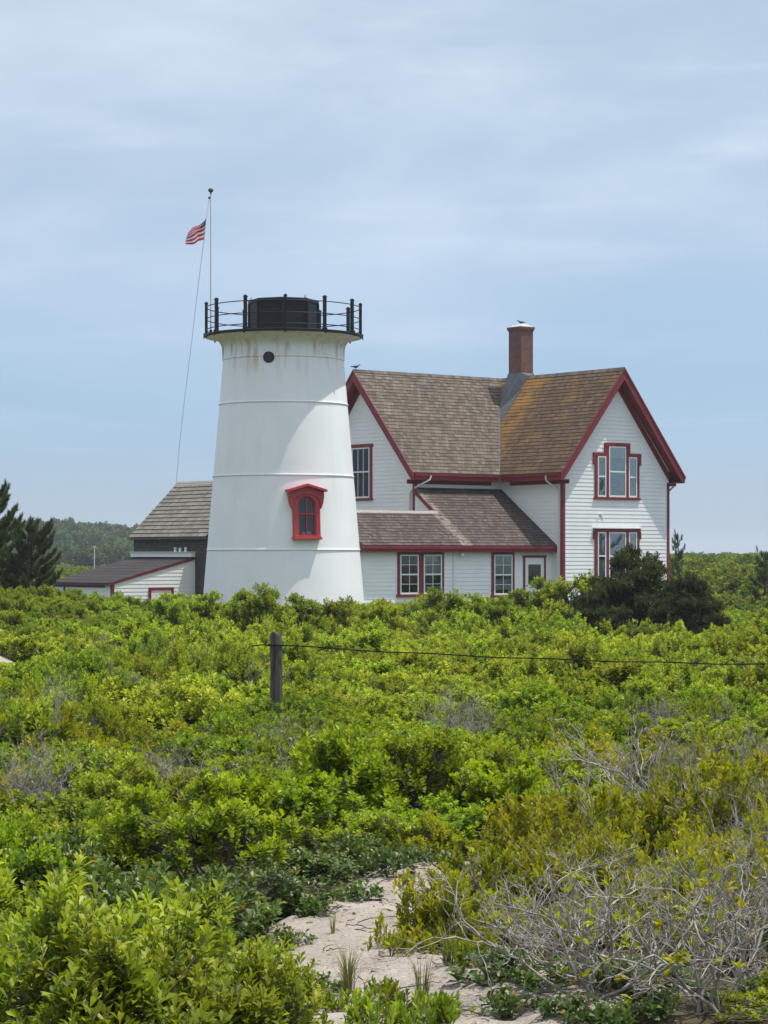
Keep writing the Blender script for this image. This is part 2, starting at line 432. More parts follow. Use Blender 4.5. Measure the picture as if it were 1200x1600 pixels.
# ================================================================== LIGHTHOUSE
TX, TY = -3.925, 90.0
tower = empty('lighthouse', (TX, TY, 0)); tag(tower, 'white tapered lighthouse tower with black gallery railing, joined to the house', 'lighthouse')
def rz(z): return z + E
def tr(z): return 2.98 + (.225 - z) * .0845          # radius at z (relative to the eye)
m = MB()
prof = [(tr(-2.8), rz(-2.8))]
for a, b_ in [(-2.8, .225), (.225, 3.075), (3.075, 5.875), (5.875, 7.625), (7.625, 8.02)]:
    for t in (.2, .4, .6, .8, 1.0): z = a + (b_ - a) * t; prof.append((tr(z), rz(z)))
prof += [(2.335, rz(8.10)), (2.37, rz(8.19)), (2.44, rz(8.28)), (2.55, rz(8.36)), (2.70, rz(8.43)), (2.88, rz(8.47)), (3.0, rz(8.485)), (3.0, rz(8.49)), (.5, rz(8.49))]
m.lathe(prof, 128)
shell = m.build('tower_shell', M['tower'], tower, smooth=35)
for z in (.225, 3.075, 5.875, 7.625):
    m = MB(); r = tr(z)
    m.lathe([(r - .03, rz(z) - .035), (r + .022, rz(z) - .035), (r + .034, rz(z) - .01), (r + .028, rz(z) + .02), (r - .03, rz(z) + .03)], 128, closed=True)
    m.build('flange_ring', M['tower'], tower, smooth=35)
m = MB(); m.lathe([(.3, rz(8.493)), (3.05, rz(8.493)), (3.09, rz(8.52)), (3.09, rz(8.585)), (3.06, rz(8.60)), (.3, rz(8.60))], 96, closed=True)
m.build('gallery_deck', M['black'], tower, smooth=30)
# gussets under the deck
AN = [rad(-90 + 3.8 + 30 * k) for k in range(12)]
for a in AN:
    ca, sa = math.cos(a), math.sin(a)
    def T(u, n, z): return (u * ca - n * sa, u * sa + n * ca, rz(z))
    m = MB()
    m.prism([(2.34, 7.64), (2.385, 7.64), (2.395, 8.05), (2.43, 8.20), (2.52, 8.33), (2.68, 8.42), (2.93, 8.465), (2.93, 8.49), (2.3, 8.49)], T, -.02, .02)
    m.build('gusset', M['tower'], tower)
    m = MB()                                                 # railing post with a flared foot and a cap
    m.box(2.95, -.055, 8.595, 3.065, .055, 9.80, T)
    m.box(2.925, -.08, 8.598, 3.085, .08, 8.66, T); m.box(2.935, -.07, 9.80, 3.08, .07, 9.85, T)
    m.box(2.965, -.04, 9.85, 3.05, .04, 9.885, T)
    m.box(3.08, -.035, 8.44, 3.12, .035, 8.66, T)
    m.build('railing_post', M['black'], tower, bevel=.008)
for z in (9.66, 9.20, 8.78):
    m = MB(); k = 96; r = .019
    m.lathe([(3.0 + r * math.cos(t), rz(z) + r * math.sin(t)) for t in [i * math.pi / 4 for i in range(8)]], k, closed=True)
    m.build('railing_bar', M['black'], tower, smooth=60)
# the stump of the lantern room: an eight-sided black drum
drum_a = [rad(-90 + 45 * k) for k in range(8)]
def octo(r, z): return [(r * math.cos(a), r * math.sin(a), rz(z)) for a in drum_a]
m = MB()
lv = [(1.40, 8.6), (1.40, 8.72), (1.34, 8.74), (1.34, 9.80), (1.385, 9.82), (1.385, 9.94), (1.30, 9.97), (.02, 10.06)]
for r, z in lv: m.v += octo(r, z)
for i in range(len(lv) - 1):
    for k in range(8):
        m.f.append([i * 8 + k, i * 8 + (k + 1) % 8, (i + 1) * 8 + (k + 1) % 8, (i + 1) * 8 + k]); m.mi.append(0)
drum = m.build('lantern_drum', M['black'], tower)
for k in range(8):
    p = octo(1.355, 8.74)[k]; q = octo(1.355, 9.81)[k]
    m = MB(); m.tube([p, q], .045, 8); m.build('corner_rib', M['black'], drum, smooth=50)
for k in (1, 6):
    a = (Vector(octo(1.25, 9.97)[k])); m = MB(); m.lathe([(.0, 0), (.05, 0), (.05, .05), (.025, .07), (.03, .11), (.0, .14)], 12)
    m.build('insulator', M['curtain'], drum, smooth=40, loc=a)
# porthole
def tower_T(ang, z0):
    """frame on the tower skin: u to the right, n outwards, z up"""
    ca, sa = math.cos(ang), math.sin(ang)
    def T(u, n, z):
        r = tr(z0) + n
        return (r * ca - u * sa, r * sa + u * ca, rz(z))
    return T
aP = rad(-90) + math.asin((424.5 - 442.7) / 94); zP = (868 - 558) * 87.7 / 3600
T = tower_T(aP, zP)
def disc(r, n=28): return [(r * math.cos(2 * math.pi * k / n), zP + r * math.sin(2 * math.pi * k / n)) for k in range(n)]
ph = empty('porthole', (0, 0, 0)); ph.parent = tower
m = MB(); o_ = disc(.215); i_ = disc(.15); nn = len(o_)
for n0, n1 in ((-.05, .05),):
    vs = [T(u, n1, z) for u, z in o_] + [T(u, n1, z) for u, z in i_] + [T(u, n0, z) for u, z in o_] + [T(u, n0, z) for u, z in i_]
    fs = []
    for k in range(nn):
        q = (k + 1) % nn
        fs += [(k, q, nn + q, nn + k), (2 * nn + k, 2 * nn + q, q, k), (nn + k, nn + q, 3 * nn + q, 3 * nn + k)]
    m.add(vs, fs)
m.build('rim', M['black'], ph)
m = MB(); m.prism(disc(.16), T, -.05, .042); m.build('pane', M['porch_dark'], ph)
# red arched window with a pedimented hood
aW = rad(-90) + math.asin((479.8 - 442.7) / 111); zW = (868 - 800) * 87.4 / 3600
def T(u, n, z):                       # the window leans with the tapering wall
    r = tr(z) + n + .012; ca, sa = math.cos(aW), math.sin(aW)
    return (r * ca - u * sa, r * sa + u * ca, rz(z))
win = empty('arched_window', (0, 0, 0)); win.parent = tower
def yz(py): return (868 - py) * 87.3 / 3600
zs, zt_ = yz(838), yz(776)           # sill top, spring/arch crown outside
def arch(w, z0, zc, rise, n=14):
    pts = [(w, z0)]
    for k in range(n + 1):
        t = math.pi * k / n; pts.append((w * math.cos(t), zc + rise * math.sin(t)))
    return pts + [(-w, z0)]
def arch_ring(w1, w0, z0, z0i, zc, r1, r0, n0, n1, mb):
    A = arch(w1, z0, zc, r1); B = arch(w0, z0i, zc, r0); k = len(A)
    vs = [T(u, n1, z) for u, z in A] + [T(u, n1, z) for u, z in B] + [T(u, n0, z) for u, z in A] + [T(u, n0, z) for u, z in B]
    fs = []
    for i in range(k - 1):
        fs += [(i, i + 1, k + i + 1, k + i), (2 * k + i, 2 * k + i + 1, i + 1, i), (k + i, k + i + 1, 3 * k + i + 1, 3 * k + i)]
    mb.add(vs, fs)
zc = yz(788)
m = MB(); arch_ring(.52, .345, zs, zs + .02, zc, .40, .30, -.25, .17, m); m.build('frame', M['red_window'], win, bevel=.006)
m = MB(); m.box(-.56, -.25, yz(843), .56, .25, yz(839.5), T); m.box(-.52, -.25, yz(839.5), .52, .21, zs + .02, T); m.build('sill', M['red_window'], win, bevel=.008)
m = MB()                              # hood: pediment board over two brackets
hood = [(-.76, yz(768.5)), (-.76, yz(765)), (0, yz(755.8)), (.76, yz(765)), (.76, yz(768.5)), (0, yz(759.5))]
m.prism([hood[0], hood[1], hood[2], hood[5]], T, -.2, .40); m.prism([hood[5], hood[2], hood[3], hood[4]], T, -.2, .40)
fas = [(-.68, yz(768.0)), (0, yz(759.6)), (.68, yz(768.0)), (.68, yz(778)), (.54, yz(778))]
for k in range(9):
    t = math.pi * k / 8; fas.append((.52 * math.cos(t), zc + .06 + .34 * math.sin(t)))
fas += [(-.54, yz(778)), (-.68, yz(778))]
half = len(fas)
m.prism(fas, T, -.2, .22)
m.build('hood', M['red_window'], win)
for s in (-1, 1):
    m = MB()
    m.prism([(s * .535, yz(778)), (s * .67, yz(778)), (s * .655, yz(785)), (s * .60, yz(791)), (s * .555, yz(795)), (s * .535, yz(795))], T, -.2, .20)
    m.build('bracket', M['red_window'], win)
m = MB()
m.box(-.35, .03, yz(804.5), .35, .07, yz(801.5), T); m.box(-.02, .035, zs, .02, .065, zc + .26, T)
arch_ring(.35, .30, zs, zs + .06, zc, .31, .26, .02, .075, m); m.box(-.30, .025, zs + .02, .30, .075, zs + .08, T)
m.build('sash', M['red_window'], win)
m = MB(); m.prism(arch(.335, zs, zc, .29), T, .005, .022); m.build('pane', M['glass'], win)
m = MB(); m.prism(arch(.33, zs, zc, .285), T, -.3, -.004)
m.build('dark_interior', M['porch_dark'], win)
m = MB(); m.prism([(-.19, zs), (.19, zs), (.21, zs + .14), (.08, zs + .20), (-.05, zs + .15), (-.17, zs + .18)], T, -.003, .003); m.build('curtain', M['curtain'], win)

# ================================================================== FLAGPOLE, FLAG
FD = 91.0
fx = wx(329.3, FD); zd = 8.60 + E
pole = empty('flagpole', (fx, FD, zd)); tag(pole, 'tall thin pale flagpole standing on the left of the lighthouse gallery', 'flagpole')
ztop = (868 - 303) * FD / 3600 + E - zd
m = MB(); m.tube([(0, 0, 0), (0, 0, 2), (0, 0, ztop)], .035, 10, r1=.024); m.build('pole', M['pole'], pole, smooth=50)
m = MB(); m.box(-.09, -.09, 0, .09, .09, .05); m.lathe([(.05, .05), (.06, .30), (.04, .32)], 12); m.build('base_socket', M['black'], pole)
m = MB(); m.lathe([(0, -.02), (.03, 0), (.035, .06), (.09, .09), (.11, .15), (.085, .20), (0, .24)], 16); m.build('finial_ball', M['dark_metal'], pole, smooth=60, loc=(0, 0, ztop))
m = MB(); m.tube([(.06, 0, 0), (-.03, -.01, -.02)], .02, 8); m.lathe([(0, -.05), (.04, -.04), (.04, .04), (0, .05)], 10)
m.build('pulley', M['dark_metal'], pole, smooth=50, loc=(-.06, 0, (868 - 309) * FD / 3600 + E - zd))
def hz(px, py, D=FD): return np.array([wx(px, D) - fx, D - FD, (868 - py) * D / 3600 + E - zd])
hal = [hz(327.5, 309), hz(325.2, 322), hz(322.6, 337.5), hz(321, 355), hz(319.2, 373), hz(316, 395, 91.5), hz(308, 460, 94), hz(300, 530, 97), hz(290, 610, 100), hz(281, 690, 103), hz(275, 757, 106)]
m = MB(); m.tube([tuple(p) for p in hal], .010, 5); o = m.build('halyard', M['pole'], pole)
flag = empty('flag', (fx + hal[2][0], FD, hal[2][2] + zd)); tag(flag, 'small red and white striped national flag flying near the top of the pole', 'flag')
def flag_grid():
    nu, nv = 40, 26; mb = MB()
    hoist = hal[4] - hal[2]; fly = 1.42
    P = np.zeros((nv + 1, nu + 1, 3))
    for j in range(nv + 1):
        for i in range(nu + 1):
            u = i / nu; v = j / nv
            x = -(.88 * u ** 1.55) * (1 - .10 * v * u) + hoist[0] * v
            y = fly * .66 * u + .13 * u * math.sin(7.5 * u + 2.2 * v) + .05 * u * math.sin(15 * u - 3 * v)
            vv = .34 * v / .54 if v < .54 else .34 + .66 * (v - .54) / .46
            y += .10 * math.sin(14 * v) * (v < .6)
            z = hoist[2] * vv - .54 * u * (1 - .80 * v) - .05 * math.sin(6 * u + v) * u * (1 - v) + .03 * u * math.sin(9 * u + 4 * v)
            x += .05 * u * math.sin(8 * u + 2.5 * v)
            P[j, i] = (x, y, z)
    mb.v = [tuple(p) for p in P.reshape(-1, 3)]
    for j in range(nv):
        for i in range(nu):
            a = j * (nu + 1) + i
            canton = i < 16 and j < 14
            mb.f.append([a, a + 1, a + nu + 2, a + nu + 1]); mb.mi.append(2 if canton else (0 if (j // 2) % 2 == 0 else 1))
    stars = MB()
    for r_ in range(9):
        for c_ in range(6 if r_ % 2 == 0 else 5):
            i = 1 + c_ * 2.6 + (0 if r_ % 2 == 0 else 1.3); j = 1 + r_ * 1.45
            c0 = P[int(j), int(i)]; eu = P[int(j), int(i) + 1] - c0; ev = P[int(j) + 1, int(i)] - c0
            eu = eu / np.linalg.norm(eu); ev = ev / np.linalg.norm(ev); nn_ = np.cross(eu, ev)
            c1 = c0 + eu * .02 + ev * .02
            for side in (-.006, .006):
                pts = []
                for k in range(10):
                    rr = .026 if k % 2 == 0 else .011; a = math.pi / 5 * k
                    pts.append(tuple(c1 + eu * rr * math.sin(a) - ev * rr * math.cos(a) + nn_ * side))
                stars.add(pts, [tuple(range(10))])
    return mb, stars
fm, fs_ = flag_grid()
def cloth(name, c):
    mm = leaf_mat(name, [(0, c), (1, c)], .3, .85, 0, .1, (1, 1, 1))
    return mm
M['flag_red'] = cloth('flag_red_cloth', (.50, .018, .05)); M['flag_white'] = cloth('flag_white_cloth', (.78, .70, .74)); M['flag_blue'] = cloth('flag_blue_cloth', (.035, .03, .11))
fo = fm.build('cloth', [M['flag_red'], M['flag_white'], M['flag_blue']], flag, smooth=180, fix=False)
fs_.build('star_field', M['flag_white'], flag, fix=False)

# ================================================================== HOUSE
HX, HY = 7.44, 96.0
house = empty('farmhouse', (HX, HY, 0), TH)
tag(house, 'white clapboard gabled house with red trim and brown shingle roofs behind the lighthouse', 'house')
GB = rz(-2.7)
def wall(mb, P, N_, z0, z1, ur, step=.165, out=.013):
    """clapboards: P(u,n,z); ur(z)->(u0,u1); every board leans out at its foot"""
    z = z0
    while z < z1 - 1e-4:
        zt = min(z + step, z1); a0, a1 = ur(z); b0, b1 = ur(zt)
        mb.quad(P(a0, out, z), P(a1, out, z), P(b1, 0, zt), P(b0, 0, zt))
        mb.quad(P(a0, 0, z), P(a1, 0, z), P(a1, out, z), P(a0, out, z))
        z = zt
W = 6.22; XL = -4.77; YF = 3.9; YB = 11.14; YR = 7.52; YA = .6
SR, SL = 1.25, 4.51 / 4.12           # roof slopes of the two wings
ZR = rz(7.95); ZE = rz(3.44)
ov = .5; rk = .48
def Pg(u, n, z): return (u, -n, z)               # right gable
def Ps(u, n, z): return (-n, u, z)               # side wall of the right wing
def Pf(u, n, z): return (u, YF - n, z)           # front wall of the left wing
def Pl(u, n, z): return (XL - n, u, z)           # left gable
def Pa(u, n, z): return (u, YA - n, z)           # lean-to and passage front
def Pr(u, n, z): return (W + n, u, z)            # right side wall
def gable_range(u0, u1, zpk, slope):
    c = (u0 + u1) / 2
    return lambda z: (max(u0, c - (zpk - z) / slope) if zpk > z else c, min(u1, c + (zpk - z) / slope) if zpk > z else c)
zroof_wall_R = ZR - 3.11 * SR; 
m = MB(); wall(m, Pg, None, GB, ZR - .2, gable_range(0, W, ZR - .12, SR)); m.build('gable_wall', M['white'], house, fix=False)
m = MB(); wall(m, Ps, None, GB, ZE + .2, lambda z: (0, YF)); m.build('side_wall', M['white'], house, fix=False)
m = MB(); wall(m, Pf, None, GB, ZE + .2, lambda z: (XL, 0)); m.build('front_wall', M['white'], house, fix=False)
m = MB(); wall(m, Pl, None, GB, ZR - .2, gable_range(YF, YB, ZR - .12, SL)); m.build('gable_wall', M['white'], house, fix=False)
m = MB(); wall(m, Pr, None, GB, ZE + .2, lambda z: (0, YB))
wall(m, lambda u, n, z: (u, YB + n, z), None, GB, ZE + .2, lambda z: (XL, W))
m.build('rear_wall', M['white'], house, fix=False)

def courses(mb, C, v1, ur, step=.2, butt=.016, u_off=0.0):
    """roof courses; C(u,v,h) maps roof coords (u along the eave, v up the slope, h off it)"""
    v = 0.0
    while v < v1 - 1e-4:
        vt = min(v + step, v1); a0, a1 = ur(v); b0, b1 = ur(vt)
        if a1 - a0 > 1e-3 or b1 - b0 > 1e-3:
            mb.quad(C(a0, v, butt), C(a1, v, butt), C(b1, vt, .002), C(b0, vt, .002), uv=[(a0, v), (a1, v), (b1, vt - .002), (b0, vt - .002)])
            mb.quad(C(a0, v, -.02), C(a1, v, -.02), C(a1, v, butt), C(a0, v, butt), uv=[(a0, v - .01), (a1, v - .01), (a1, v), (a0, v)])
        v = vt
def plane(o, eu, ev):
    o = np.array(o, float); eu = np.array(eu, float); ev = np.array(ev, float); ev = ev / np.linalg.norm(ev); n = np.cross(eu, ev); n /= np.linalg.norm(n)
    if n[2] < 0: n = -n
    return lambda u, v, h: tuple(o + eu * u + ev * v + n * h)
lenR = math.hypot(3.61, 3.61 * SR); lenL = math.hypot(4.12, 4.12 * SL)
# right wing, slope towards the lean-to (u = y)
C = plane((-ov, 0, ZE), (0, 1, 0), (3.61, 0, 3.61 * SR))
m = MB(); courses(m, C, lenR, lambda v: (-rk, 3.4 + 4.12 * v / lenR))
r1 = m.build('roof', M['roof_lichen'], house); r1['label'] = 'brown roof slope blotched with orange lichen'
m = MB(); courses(m, plane((W + ov, 0, ZE), (0, 1, 0), (-3.61, 0, 3.61 * SR)), lenR, lambda v: (-rk, YB + ov))
courses(m, C, lenR, lambda v: (11.64 - 4.12 * v / lenR, 11.64)); m.build('roof', M['roof_lichen'], house)
# left wing, front and back slopes (u = x)
m = MB(); courses(m, plane((0, 3.4, ZE), (1, 0, 0), (0, 4.12, 4.12 * SL)), lenL, lambda v: (XL - rk, -ov + 3.61 * v / lenL))
r2 = m.build('roof', M['roof_taupe'], house); r2['label'] = 'weathered taupe shingle roof slope'
m = MB(); courses(m, plane((0, 11.64, ZE), (1, 0, 0), (0, -4.12, 4.12 * SL)), lenL, lambda v: (XL - rk, -ov + 3.61 * v / lenL)); m.build('roof', M['roof_taupe'], house)
# ridge caps
for pts, mt in (([(3.11, -rk, ZR), (3.11, 11.6, ZR)], 'roof_taupe'), ([(XL - rk, YR, ZR), (3.0, YR, ZR)], 'roof_taupe')):
    a, b_ = np.array(pts[0]), np.array(pts[1]); d = (b_ - a) / np.linalg.norm(b_ - a); s_ = np.array([-d[1], d[0], 0])
    L = np.linalg.norm(b_ - a); m = MB()
    for sg, sl in ((1, SR if abs(d[1]) > .5 else SL), (-1, SR if abs(d[1]) > .5 else SL)):
        e = s_ * sg * .13 + np.array([0, 0, -.13 * sl])
        up = np.array([0, 0, .035])
        m.quad(tuple(a + up), tuple(b_ + up), tuple(b_ + e + up), tuple(a + e + up), uv=[(0, .2), (L, .2), (L, .0), (0, .0)])
        m.quad(tuple(a + e + up), tuple(b_ + e + up), tuple(b_ + e), tuple(a + e), uv=[(0, .2), (L, .2), (L, .19), (0, .19)])
    m.build('ridge_cap', M[mt], house)
# valley flashing
m = MB(); a = np.array([-ov, 3.4, ZE + .012]); b_ = np.array([3.11, YR, ZR + .012]); 
e1 = np.array([-.07, 0, 0]); e2 = np.array([0, -.07, 0])
m.quad(tuple(a), tuple(b_), tuple(b_ + e1 + [0, 0, .012]), tuple(a + e1 + [0, 0, .012])); m.quad(tuple(a), tuple(b_), tuple(b_ + e2 + [0, 0, .012]), tuple(a + e2 + [0, 0, .012]))
m.build('valley_flashing', M['lead'], house)

# rakes: fascia boards, boxed soffits and friezes
def rake(P, u0, u1, slope, eav, nm_parent):
    c = (u0 + u1) / 2; ue0, ue1 = u0 - eav, u1 + eav
    for s, ue in ((-1, ue0), (1, ue1)):
        zt = ZR - .012; ze = ZR - abs(ue - c) * slope - .012
        m = MB(); m.prism([(c, zt), (ue, ze), (ue, ze - .30), (ue - s * .12, ze - .30), (c, zt - .49)] if s > 0 else [(c, zt), (c, zt - .49), (ue - s * .12, ze - .30), (ue, ze - .30), (ue, ze)], P, rk - .05, rk)
        m.prism([(c, zt + .018), (ue + s * .03, ze + .018 - .03 * slope), (ue + s * .03, ze - .10 - .03 * slope), (c, zt - .10)], P, rk + .001, rk + .03)
        m.build('rake_board', M['red'], nm_parent)
        m = MB(); m.prism([(c, zt - .44), (ue - s * .03, max(ze - .44, ze - .27)), (ue - s * .03, ze - .30), (c, zt - .50)], P, -.02, rk - .052)
        m.build('soffit', M['red'], nm_parent)
        uw = u0 if s < 0 else u1; zw = ZR - abs(uw - c) * slope - .012
        m = MB(); m.prism([(c, zt - .50), (uw, zw - .50), (uw, zw - .86), (c, zt - .86)], P, -.01, .035); m.build('frieze', M['red'], nm_parent)
rake(Pg, 0, W, SR, ov, house); rake(Pl, YF, YB, SL, ov, house)
# eaves
def eave(P, u0, u1, name='eave_board'):
    m = MB(); T = lambda u, n, z: P(u, n, z)
    m.box(u0, ov - .03, ZE - .30, u1, ov, ZE - .015, T); m.box(u0, ov, ZE - .12, u1, ov + .07, ZE - .03, T)
    m.box(u0, -.01, ZE - .30, u1, ov - .032, ZE - .27, T)
    m.box(u0, .0, ZE - .45, u1, .03, ZE - .302, T)
    m.build(name, M['red'], house)
eave(Ps, -rk + .06, YF - ov - .08); eave(Pf, XL - rk + .06, -ov - .08); eave(Pr, -rk + .06, YB)
# corner boards
for T, u0, u1 in ((Pg, 0, .13), (Ps, .0, .12), (Pg, W - .13, W), (Pr, 0, .12), (Pf, XL, XL + .12), (Pl, YF, YF + .12)):
    m = MB(); m.box(u0 - .02 if u0 in (0, XL, YF) else u0, .0, GB, u1 if u0 in (0, XL, YF) else u1 + .02, .026 if T in (Pg, Pf) else .024, ZE - .28, T); m.build('corner_board', M['red'], house)

# ---- lean-to and passage
LS = .68; ZL = rz(.40); ez = .3
def zlean(y): return ZL + LS * (y - ez)
XP = -10.25
m = MB(); wall(m, Pa, None, GB, ZL + .2, lambda z: (XP, 0)); m.build('lean_to_wall', M['white'], house, fix=False)
m = MB(); wall(m, lambda u, n, z: (XL - n, u, z), None, zlean(2.2), zlean(3.9), lambda z: (ez + (z - ZL) / LS, 3.9)); m.build('lean_to_end', M['white'], house, fix=False)
m = MB(); wall(m, lambda u, n, z: (u, 4.0 + n, z), None, GB, zlean(.6), lambda z: (XP, XL)); m.build('passage_rear', M['white'], house, fix=False)
Lv = math.hypot(3.6, 3.6 * LS); Lp = math.hypot(2.0, 2.0 * LS)
C = plane((0, ez, ZL), (1, 0, 0), (0, 1, LS))
m = MB(); courses(m, C, Lv, lambda v: ((XP if v < Lp - 1e-3 else XL - .12), -.012))
o = m.build('lean_to_roof', M['roof_brown'], house); o['label'] = 'lower brown shingle roof of the lean-to and passage'
m = MB(); courses(m, plane((0, 4.3, ZL), (1, 0, 0), (0, -1, LS)), Lp, lambda v: (XP, XL)); m.build('passage_roof', M['roof_brown'], house)
m = MB(); zz = zlean(2.3)
m.prism([(2.16, zz - .07), (2.3, zz + .03), (2.44, zz - .07), (2.44, zz - .04), (2.3, zz + .07), (2.16, zz - .04)], lambda u, n, z: (n, u, z), XP, XL - .14); m.build('ridge_board', M['bark_pale'], house)
m = MB()
m.box(XP, .28, ZL - .26, -.02, .31, ZL - .012, lambda u, n, z: (u, n, z)); m.box(XP, .21, ZL - .13, -.02, .279, ZL - .03)
m.box(XP, .312, ZL - .26, -.02, .59, ZL - .24)
m.build('eave_board', M['red'], house)
m = MB(); a = [(2.42, zlean(2.42) - .015), (3.88, zlean(3.88) - .015), (3.88, zlean(3.88) - .19), (2.42, zlean(2.42) - .19)]
m.prism(a, lambda u, n, z: (XL - n, u, z), .10, .14); m.build('rake_board', M['red'], house)

# ---- windows
def sash_window(P, u0, u1, z0, z1, split=.5, cols=2, rows=2, upper_curtain=None, lower_curtain=None, name='sash', parent=None, light=True):
    """white double-hung sash between trims: frame, meeting rail, muntins, glass and what hangs behind"""
    w = .055; zm = z0 + (z1 - z0) * split
    m = MB(); bx = lambda a, n0, b_, c, n1, d: m.box(a, n0, b_, c, n1, d, P)
    bx(u0, .012, z0, u0 + w, .06, z1); bx(u1 - w, .012, z0, u1, .06, z1)
    bx(u0 + w, .012, z1 - w, u1 - w, .06, z1); bx(u0 + w, .012, z0, u1 - w, .06, z0 + w * 1.3); bx(u0 + w, .012, zm - .03, u1 - w, .063, zm + .03)
    s_ = m.build(name, M['white_trim'], parent, bevel=.004)
    m = MB()
    for za, zb in ((z0 + w, zm - .03), (zm + .03, z1 - w)):
        for k in range(1, cols):
            u = u0 + w + (u1 - u0 - 2 * w) * k / cols; m.box(u - .011, .034, za, u + .011, .054, zb, P)
        for k in range(1, rows):
            z = za + (zb - za) * k / rows; m.box(u0 + w, .035, z - .011, u1 - w, .053, z + .011, P)
    if cols > 1 or rows > 1: m.build('muntins', M['white_trim'], s_)
    m = MB(); m.box(u0 + w, .038, z0 + w, u1 - w, .044, z1 - w, P); m.build('pane', M['glass'], s_)
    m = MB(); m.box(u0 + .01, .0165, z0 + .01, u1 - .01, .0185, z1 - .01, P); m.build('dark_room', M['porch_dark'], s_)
    def curtain(za, zb, mt, folds=True):
        m = MB(); k = 18; ua, ub = u0 + w, u1 - w
        for i in range(k):
            a = ua + (ub - ua) * i / k; b_ = ua + (ub - ua) * (i + 1) / k
            na = .027 + (.003 * math.sin(i * 1.7) if folds else 0); nb = .027 + (.003 * math.sin((i + 1) * 1.7) if folds else 0)
            m.quad(P(a, na, za), P(b_, nb, za), P(b_, nb, zb), P(a, na, zb))
        m.build('curtain', M[mt], s_)
    if upper_curtain:
        for f0, f1, mt in upper_curtain: curtain(zm + (z1 - zm) * f0, zm + (z1 - zm) * f1, mt)
    if lower_curtain:
        for f0, f1, mt in lower_curtain: curtain(z0 + (zm - z0) * f0, z0 + (zm - z0) * f1, mt)
    return s_
def solve_u(px, P):
    """where the line of sight of a photo column meets a wall of the house"""
    a = np.array(P(0, 0, 0))[:2]; b_ = np.array(P(1, 0, 0))[:2] - a
    O = np.array([HX, HY]) + AX * a[0] + AY * a[1]; D = AX * b_[0] + AY * b_[1]; k = (px - 600) / F
    return float((k * O[1] - O[0]) / (D[0] - k * D[1]))
def solve_z(py, P, u):
    p = P(u, 0, 0); Y = HY + AX[1] * p[0] + AY[1] * p[1]
    return (868 - py) / F * Y + E
# triple windows in the right gable
def triple(up):
    root = empty('triple_window', (0, 0, 0)); root.parent = house
    zt, zb = (solve_z(692, Pg, 3.1), solve_z(777, Pg, 3.1)) if up else (solve_z(826, Pg, 3.1), solve_z(906, Pg, 3.1))
    zs_ = solve_z(708, Pg, 3.1) if up else zt
    c = 3.11; m = MB(); B = lambda a, b_, c_, d, n=.05: m.box(a, 0, b_, c_, n, d, Pg)
    B(c - 1.30, zb, c - 1.15, zs_ - .15); B(c + 1.15, zb, c + 1.30, zs_ - .15)
    B(c - .66, zb, c - .50, zt - .15, .055); B(c + .50, zb, c + .66, zt - .15, .055)
    B(c - 1.36, zb - .10, c + 1.36, zb - .001, .08)
    if up:
        B(c - .74, zt - .15, c + .74, zt, .07)
        B(c - 1.40, zs_ - .15, c - .665, zs_, .065); B(c + .665, zs_ - .15, c + 1.40, zs_, .065)
        B(c - .745, zs_ - .001, c - .665, zt - .15, .06); B(c + .665, zs_ - .001, c + .745, zt - .15, .06)
        B(c - 1.40, zs_ - .5, c - 1.305, zs_ - .151, .06); B(c + 1.305, zs_ - .5, c + 1.40, zs_ - .151, .06)
        m.box(c + 1.25, 0, zs_ - .42, c + 1.303, .055, zs_ - .152, Pg)
    else:
        B(c - 1.36, zt - .15, c + 1.36, zt, .07)
        B(c + 1.305, zs_ - .45, c + 1.40, zs_ - .151, .06); B(c - 1.40, zs_ - .45, c - 1.305, zs_ - .151, .06)
    m.build('trim', M['red'], root, bevel=.005)
    if not up:
        m = MB(); m.box(c - 1.40, 0, zt + .001, c + 1.40, .13, zt + .05, Pg); m.build('drip_cap', M['white_trim'], root)
    ct = [(0, .55, 'curtain'), (.55, 1, 'curtain_white')] if up else [(0, 1, 'curtain')]
    sash_window(Pg, c - .495, c + .495, zb + .001, zt - .152, .5, 1, 1, ct, [(0, 1, 'curtain')] if up else [(0, .0001, 'curtain')], parent=root)
    for s in (-1, 1):
        a, b_ = (c - 1.145, c - .665) if s < 0 else (c + .665, c + 1.145)
        sash_window(Pg, a, b_, zb + .001, zs_ - .152, .5, 1, 1, [(0, 1, 'curtain')], [(0, .85, 'curtain')], parent=root)
    return root
triple(True); triple(False)
# left gable window, half hidden by the tower
uL0 = solve_u(582, Pl); zt, zb = solve_z(693, Pl, uL0), solve_z(778, Pl, uL0)
root = empty('gable_window', (0, 0, 0)); root.parent = house
u0 = uL0; u1 = uL0 + 1.55
m = MB(); B = lambda a, b_, c_, d, n=.05: m.box(a, 0, b_, c_, n, d, Pl)
B(u0, zb, u0 + .15, zt - .15); B(u1 - .15, zb, u1, zt - .15); B(u0 - .06, zt - .15, u1 + .06, zt, .07); B(u0 - .05, zb - .10, u1 + .05, zb - .001, .08)
m.build('trim', M['red'], root)
sash_window(Pl, u0 + .155, u1 - .155, zb + .001, zt - .152, .52, 3, 1, [(0, .9, 'curtain')], None, parent=root)
